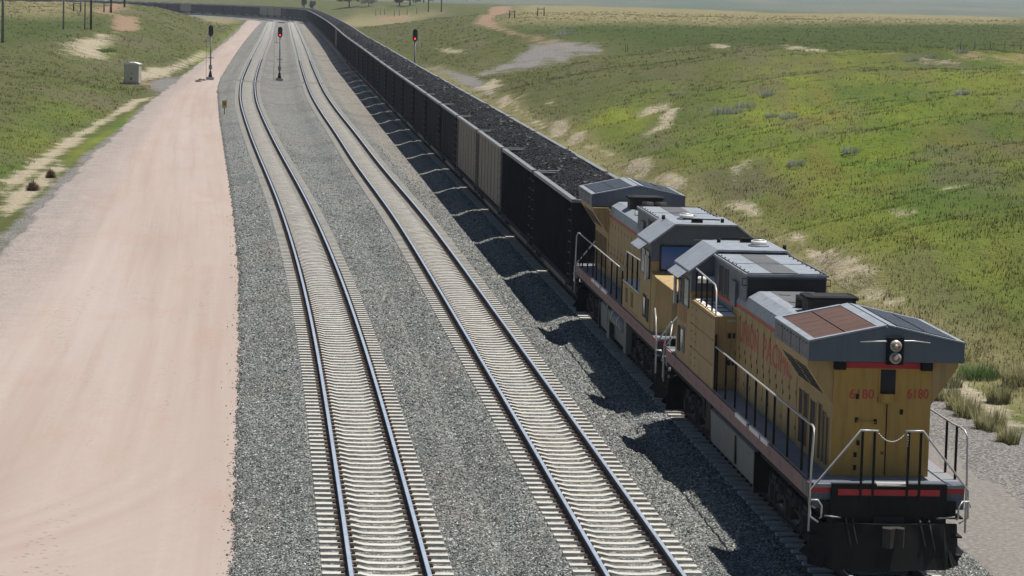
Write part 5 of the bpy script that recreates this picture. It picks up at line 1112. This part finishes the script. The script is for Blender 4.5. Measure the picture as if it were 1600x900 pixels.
for k, px in enumerate((977.5, 980.8)): post(px, 81, 1.15, 0.05, ['left', 'right'][k] + ' one of the pair of dark posts beside the grey gravel fan', 'pair of dark posts', 'pole')
def brace(px0, px1, py, h, lab):
    x0, y0, z0 = at(px0, py); x1, y1, z1 = at(px1, py); R_ = empty('fence_brace', (x0, y0, z0)); dx, dy, dz = x1 - x0, y1 - y0, z1 - z0
    for q in ((0, 0, 0), (dx, dy, dz)):
        b = MB(); b.tube([(q[0], q[1], q[2] - 0.3), (q[0], q[1], q[2] + h)], 0.13, 'pole', 6); b.build('post', R_)
    b = MB(); b.tube([(0, 0, h * 0.8), (dx, dy, dz + h * 0.8)], 0.08, 'pole', 6); b.build('rail', R_); tag(R_, lab, 'fence brace', 'H-shaped fence braces')
brace(115, 126, 18, 1.7, 'H-shaped wooden fence brace left of the dark utility pole, in the dry field')
brace(162.5, 172.5, 19.5, 1.6, 'H-shaped wooden fence brace touching the utility pole by the reddish patch')
brace(796, 804, 28, 1.6, 'H-shaped wooden fence brace beside the winding red dirt track')
brace(840, 850, 24.5, 1.7, 'H-shaped wooden fence brace right of the winding red dirt track')

# ---------------------------------------------------------------- plants
def leaf_cloud(n, rx, ry, rz, size, seed, hollow=0.35, lobes=5, spread=0.38):
    r = np.random.default_rng(seed); L = np.clip(r.normal(0, spread, (lobes, 3)), -0.6, 0.6); L[:, 2] *= 0.7; rad = r.uniform(0.35, 0.62, lobes)
    k = r.integers(0, lobes, n); d = r.normal(0, 1, (n, 3)); d /= np.linalg.norm(d, axis=1)[:, None]
    p = L[k] + d * (rad[k] * r.uniform(hollow, 1, n) ** 0.5)[:, None]; p = p * np.array([rx, ry, rz])
    a = r.normal(0, 1, (n, 3)); a /= np.linalg.norm(a, axis=1)[:, None]; b = np.cross(a, r.normal(0, 1, (n, 3))); b /= np.linalg.norm(b, axis=1)[:, None]
    s_ = size * r.uniform(0.6, 1.3, (n, 1)); V = np.stack([p - a * s_, p + b * s_ * 0.7, p + a * s_, p - b * s_ * 0.7], 1).reshape(-1, 3); V[:, 2] += rz
    return V, np.arange(n * 4).reshape(-1, 4)
def tree(px, py, h, wd, mat, lab, seed):
    x, y, z = at(px, py); R_ = empty('broadleaf_tree', (x, y, z))
    b = MB(); b.tube([(0, 0, -0.4), (0.05, 0, h * 0.25), (-0.05, 0, h * 0.5)], [h * 0.04, h * 0.03, h * 0.015], 'pole', 8)
    for q in range(4): a_ = q * 1.6; b.tube([(0, 0, h * 0.22), (cos(a_) * wd * 0.15, sin(a_) * wd * 0.15, h * 0.45), (cos(a_) * wd * 0.3, sin(a_) * wd * 0.3, h * 0.65)], [h * 0.02, h * 0.014, h * 0.006], 'pole', 6)
    b.build('trunk', R_); V, Fq = leaf_cloud(1800, wd * 0.55, wd * 0.55, h * 0.46, h * 0.045, seed, lobes=8); V[:, 2] += h * 0.1; np_mesh('crown', V, Fq, mat, R_)
    tag(R_, lab, 'tree', 'trees on the far plain')
# trees stand on the far plain; sizes in metres at their distance
tree(545.5, 11, 8.5, 10.5, 'crown', 'largest dark rounded tree on the far plain, above the train', 3)
tree(624, 9, 7.5, 6.5, 'crown', 'dark tree on the far plain, left one of a close pair', 4)
tree(640.5, 9, 8.5, 7.5, 'crown', 'dark tree on the far plain, right one of a close pair', 5)
tree(662, 4, 8, 8, 'crown', 'dark tree at the top edge, left of the tall utility pole', 6)
tree(676, 4, 8, 8, 'crown', 'dark tree at the top edge, second left of the tall utility pole', 7)
tree(576, 10, 4.5, 6.5, 'palecrown', 'pale grey-green willow right of the largest dark tree', 8)
tree(475, 12, 5, 2.6, 'crown', 'small narrow tree showing just above the bend of the train', 9)
tree(489, 15, 4.5, 3.0, 'crown', 'small narrow tree right of another, behind the bend of the train', 10)
tree(728, 2, 5, 9, 'crown', 'low dark bush-like tree at the top edge above the red dirt track', 11)
tree(746, 2, 5, 9, 'crown', 'low dark bush-like tree at the top edge, nearest the red dirt track', 12)
def shrub(name, px, py, wd, h, mat, lab, cat, grp, seed, n=900, size=None):
    x, y, z = at(px, py); V, Fq = leaf_cloud(n, wd * 0.5, wd * 0.5, h * 0.5, size or h * 0.09, seed, 0.2, 6, 0.26)
    V[:, 2] = np.maximum(V[:, 2], -0.05); o = np_mesh(name, V, Fq, mat); o.location = (x, y, z); tag(o, lab, cat, grp)
BUSH = [(51, 298, 1.1, 0.75, 'brown dry bush on the pale verge, the nearer and larger of two'), (79, 278, 0.9, 0.7, 'brown dry bush on the pale verge, the farther and smaller of two')]
shrub('green_bush', 167, 84, 3.4, 0.9, 'bush', 'bright green bush at the right edge of the pale bare patch', 'bush', None, 23, 1600)
SG = [(1166, 168, 1.5, 'tallest pale sagebrush in the cluster on the right slope'), (1147, 177, 1.3, 'dark sagebrush left of the tallest one in the cluster on the slope'), (1128, 176, 1.3, 'lowest leftmost sagebrush of the cluster on the slope'), (1200, 149, 1.0, 'lone dark sagebrush uphill and right of the sagebrush cluster'),
      (1234, 185, 1.1, 'dark sagebrush right of and below the lone one on the slope'), (1206, 183, 0.8, 'small sagebrush between the cluster and the dark one to its right'), (1330, 238, 0.9, 'sagebrush in the middle of the bright green slope'), (1245, 258, 0.9, 'grey sagebrush on the green slope above the second locomotive'),
      (885, 55, 3.0, 'wide blue-grey sagebrush above the gravel fan'), (1503, 82, 1.0, 'small sagebrush near the fence posts by the green field'), (1425, 96, 1.0, 'dark sagebrush by the pale dirt line on the right'), (1455, 91, 1.0, 'upright dark sagebrush at the end of the pale dirt line'), (1503, 148, 0.8, 'single dark sagebrush high on the slope at the right')]
WD = [(1478, 625, 0.9, 0.6), (1497, 640, 0.8, 0.6), (1512, 652, 0.9, 0.75), (1547, 672, 1.0, 0.8), (1575, 693, 0.7, 0.6), (1560, 630, 0.8, 0.8), (1592, 600, 1.2, 0.9), (1485, 605, 0.8, 0.6), (1530, 592, 1.6, 0.6), (1458, 560, 1.3, 0.7)]
WLAB = ['pale weed clump just right of the locomotive end handrail, nearest it', 'pale weed clump second right from the locomotive end handrail', 'tall pale weed clump third right from the locomotive end handrail', 'largest weed clump at the gravel edge right of the locomotive', 'lowest weed clump at the gravel edge, near the right picture edge', 'upright weed clump standing behind the row at the gravel edge', 'broad weed clump at the right picture edge on the verge', 'small weed clump close above the gravel edge, behind the nearest locomotive', 'broad dark green bush at the foot of the slope right of the radiator roof', 'broad green bush at the foot of the slope close behind the radiator roof']


def tumbleweed(px, py, wd, h, lab, seed, n=1300):
    x, y, z = at(px, py); r = np.random.default_rng(seed); d = r.normal(0, 1, (n, 3)); d[:, 2] = np.abs(d[:, 2]) * 0.9; d /= np.linalg.norm(d, axis=1)[:, None]; sc = np.array([wd / 2, wd / 2, h])
    L = r.uniform(0.45, 1.0, n)[:, None] * (1 + 0.18 * np.sin(d[:, :1] * 5 + seed) * np.cos(d[:, 1:2] * 4)); tip = d * L * sc; root = d * 0.25 * L * sc; q = np.cross(d, r.normal(0, 1, (n, 3))); q /= np.linalg.norm(q, axis=1)[:, None]; q *= 0.014
    V = np.stack([root - q, root + q, tip], 1).reshape(-1, 3); o = np_mesh('dry_bush', V, np.arange(len(V)).reshape(-1, 3), 'weed'); o.location = (x, y, z); tag(o, lab, 'bush', 'brown dry bushes')
def blade_clump(name, px, py, wd, h, mat, lab, cat, grp, seed, n=420):
    x, y, z = at(px, py); r = np.random.default_rng(seed); a = r.random(n) * 6.28; q = np.sqrt(r.random(n)) * wd * 0.42; bx, by = np.cos(a) * q, np.sin(a) * q
    hh = h * r.uniform(0.35, 1.1, n) * (1 - 0.4 * q / wd); az = a + r.normal(0, 0.9, n); ln = hh * r.uniform(0.1, 0.6, n); w2 = r.uniform(0.008, 0.02, n); p1, p2 = np.cos(az + 1.57) * w2, np.sin(az + 1.57) * w2
    V = np.stack([np.stack([bx - p1, by - p2, 0 * bx - 0.05], -1), np.stack([bx + p1, by + p2, 0 * bx - 0.05], -1), np.stack([bx + np.cos(az) * ln, by + np.sin(az) * ln, hh], -1)], 1).reshape(-1, 3)
    o = np_mesh(name, V, np.arange(len(V)).reshape(-1, 3), mat); o.location = (x, y, z); tag(o, lab, cat, grp)
def grass(n=230000):
    """grass blades on both slopes, coloured by the same ground masks"""
    v = 1 / np.where(RNG.random(n) < 0.22, RNG.uniform(1 / 900, 1 / 300, n), RNG.uniform(1 / 330, 1 / 62, n)); u = RNG.uniform(-0.21, 0.24, n); x = u * v
    e = x - axx(2, v); l = axx(0, v) - x; toe = np.interp(v, [0, 100, 171, 273, 362, 510, 800], [19, 17.5, 15.5, 11.5, 8.8, 7.8, 7.3])
    k = ((e > 8.6) & (RNG.random(n) < sst(8.5, 12, e))) | (l > toe); x, v = x[k], v[k]
    a, b = masks(x, v); bad = np.maximum(np.maximum(a[:, 0], a[:, 1]), a[:, 2]); k = RNG.random(len(x)) > bad * 1.15 + b[:, 0] * 0.6
    clump = 0.5 + 0.5 * np.sin(x * 1.9 + 2 * np.sin(v * 0.8)) * np.sin(v * 0.9 + 1.5 * np.sin(x * 1.1)); k &= RNG.random(len(x)) < 0.35 + 0.65 * clump
    x, v, a, b, clump = x[k], v[k], a[k], b[k], clump[k]; n = len(x); z = hgt(x, v); B = 4
    h = RNG.uniform(0.05, 0.17, (n, B)) * (0.6 + 0.7 * clump[:, None]) * np.interp(v, [60, 330, 900], [0.9, 1.35, 2.2])[:, None]; az = RNG.random((n, B)) * 6.28; lean = RNG.uniform(0.1, 0.55, (n, B)) * h
    ox = RNG.normal(0, 0.16, (n, B)); oy = RNG.normal(0, 0.16, (n, B)); wd = RNG.uniform(0.010, 0.024, (n, B)) * np.interp(v, [60, 330, 900], [1, 2.4, 6])[:, None]
    bx, by = x[:, None] + ox, v[:, None] + oy; px_, py_ = np.cos(az + 1.57) * wd, np.sin(az + 1.57) * wd
    V = np.stack([np.stack([bx - px_, by - py_, z[:, None] - 0.03 + 0 * bx], -1), np.stack([bx + px_, by + py_, z[:, None] - 0.03 + 0 * bx], -1), np.stack([bx + np.cos(az) * lean, by + np.sin(az) * lean, z[:, None] + h], -1)], 2).reshape(-1, 3)
    Fq = np.arange(len(V)).reshape(-1, 3); A_ = np.repeat(a, 3 * B, 0).copy(); A_[:, :3] = 0; B_ = np.repeat(b, 3 * B, 0)
    o = np_mesh('grass', V, Fq, 'blade', attrs={'mask_a': ('FLOAT_COLOR', A_), 'mask_b': ('FLOAT_COLOR', B_)}); tag(o, 'green and yellow prairie grass growing on the slopes', 'grass', kind='stuff')
for k, (px, py, wd, lab) in enumerate(SG): blade_clump('sagebrush', px, py, wd * 1.5, wd * 0.5, 'sage', lab, 'shrub', 'sagebrush on the slopes', 130 + k, 300)
for k, (px, py, wd, h, lab) in enumerate(BUSH): tumbleweed(px, py, wd, h, lab, 21 + k)
for k, (px, py, wd, h) in enumerate(WD): blade_clump('weed_clump', px, py, wd, h, 'straw' if k < 8 else 'bush', WLAB[k], 'weeds', 'weed clumps beside the train', 60 + k, 420 if k < 8 else 900)
grass()

# ---------------------------------------------------------------- haze
def haze():
    b = MB(); b.box(-30000, 30000, -200, 20000, -40, 90, 'haze'); 
    mt = bpy.data.materials.new('haze'); mt.use_nodes = True; t = mt.node_tree; t.nodes.clear(); o = t.nodes.new('ShaderNodeOutputMaterial')
    pv = N(t, 'ShaderNodeVolumePrincipled'); pv.inputs['Color'].default_value = (0.80, 0.88, 1.0, 1); pv.inputs['Density'].default_value = HAZE; pv.inputs['Anisotropy'].default_value = 0.2
    t.links.new(pv.outputs[0], o.inputs['Volume']); M['haze'] = mt; ob = b.build('haze'); tag(ob, kind='stuff')
HAZE = 0.00011
haze()
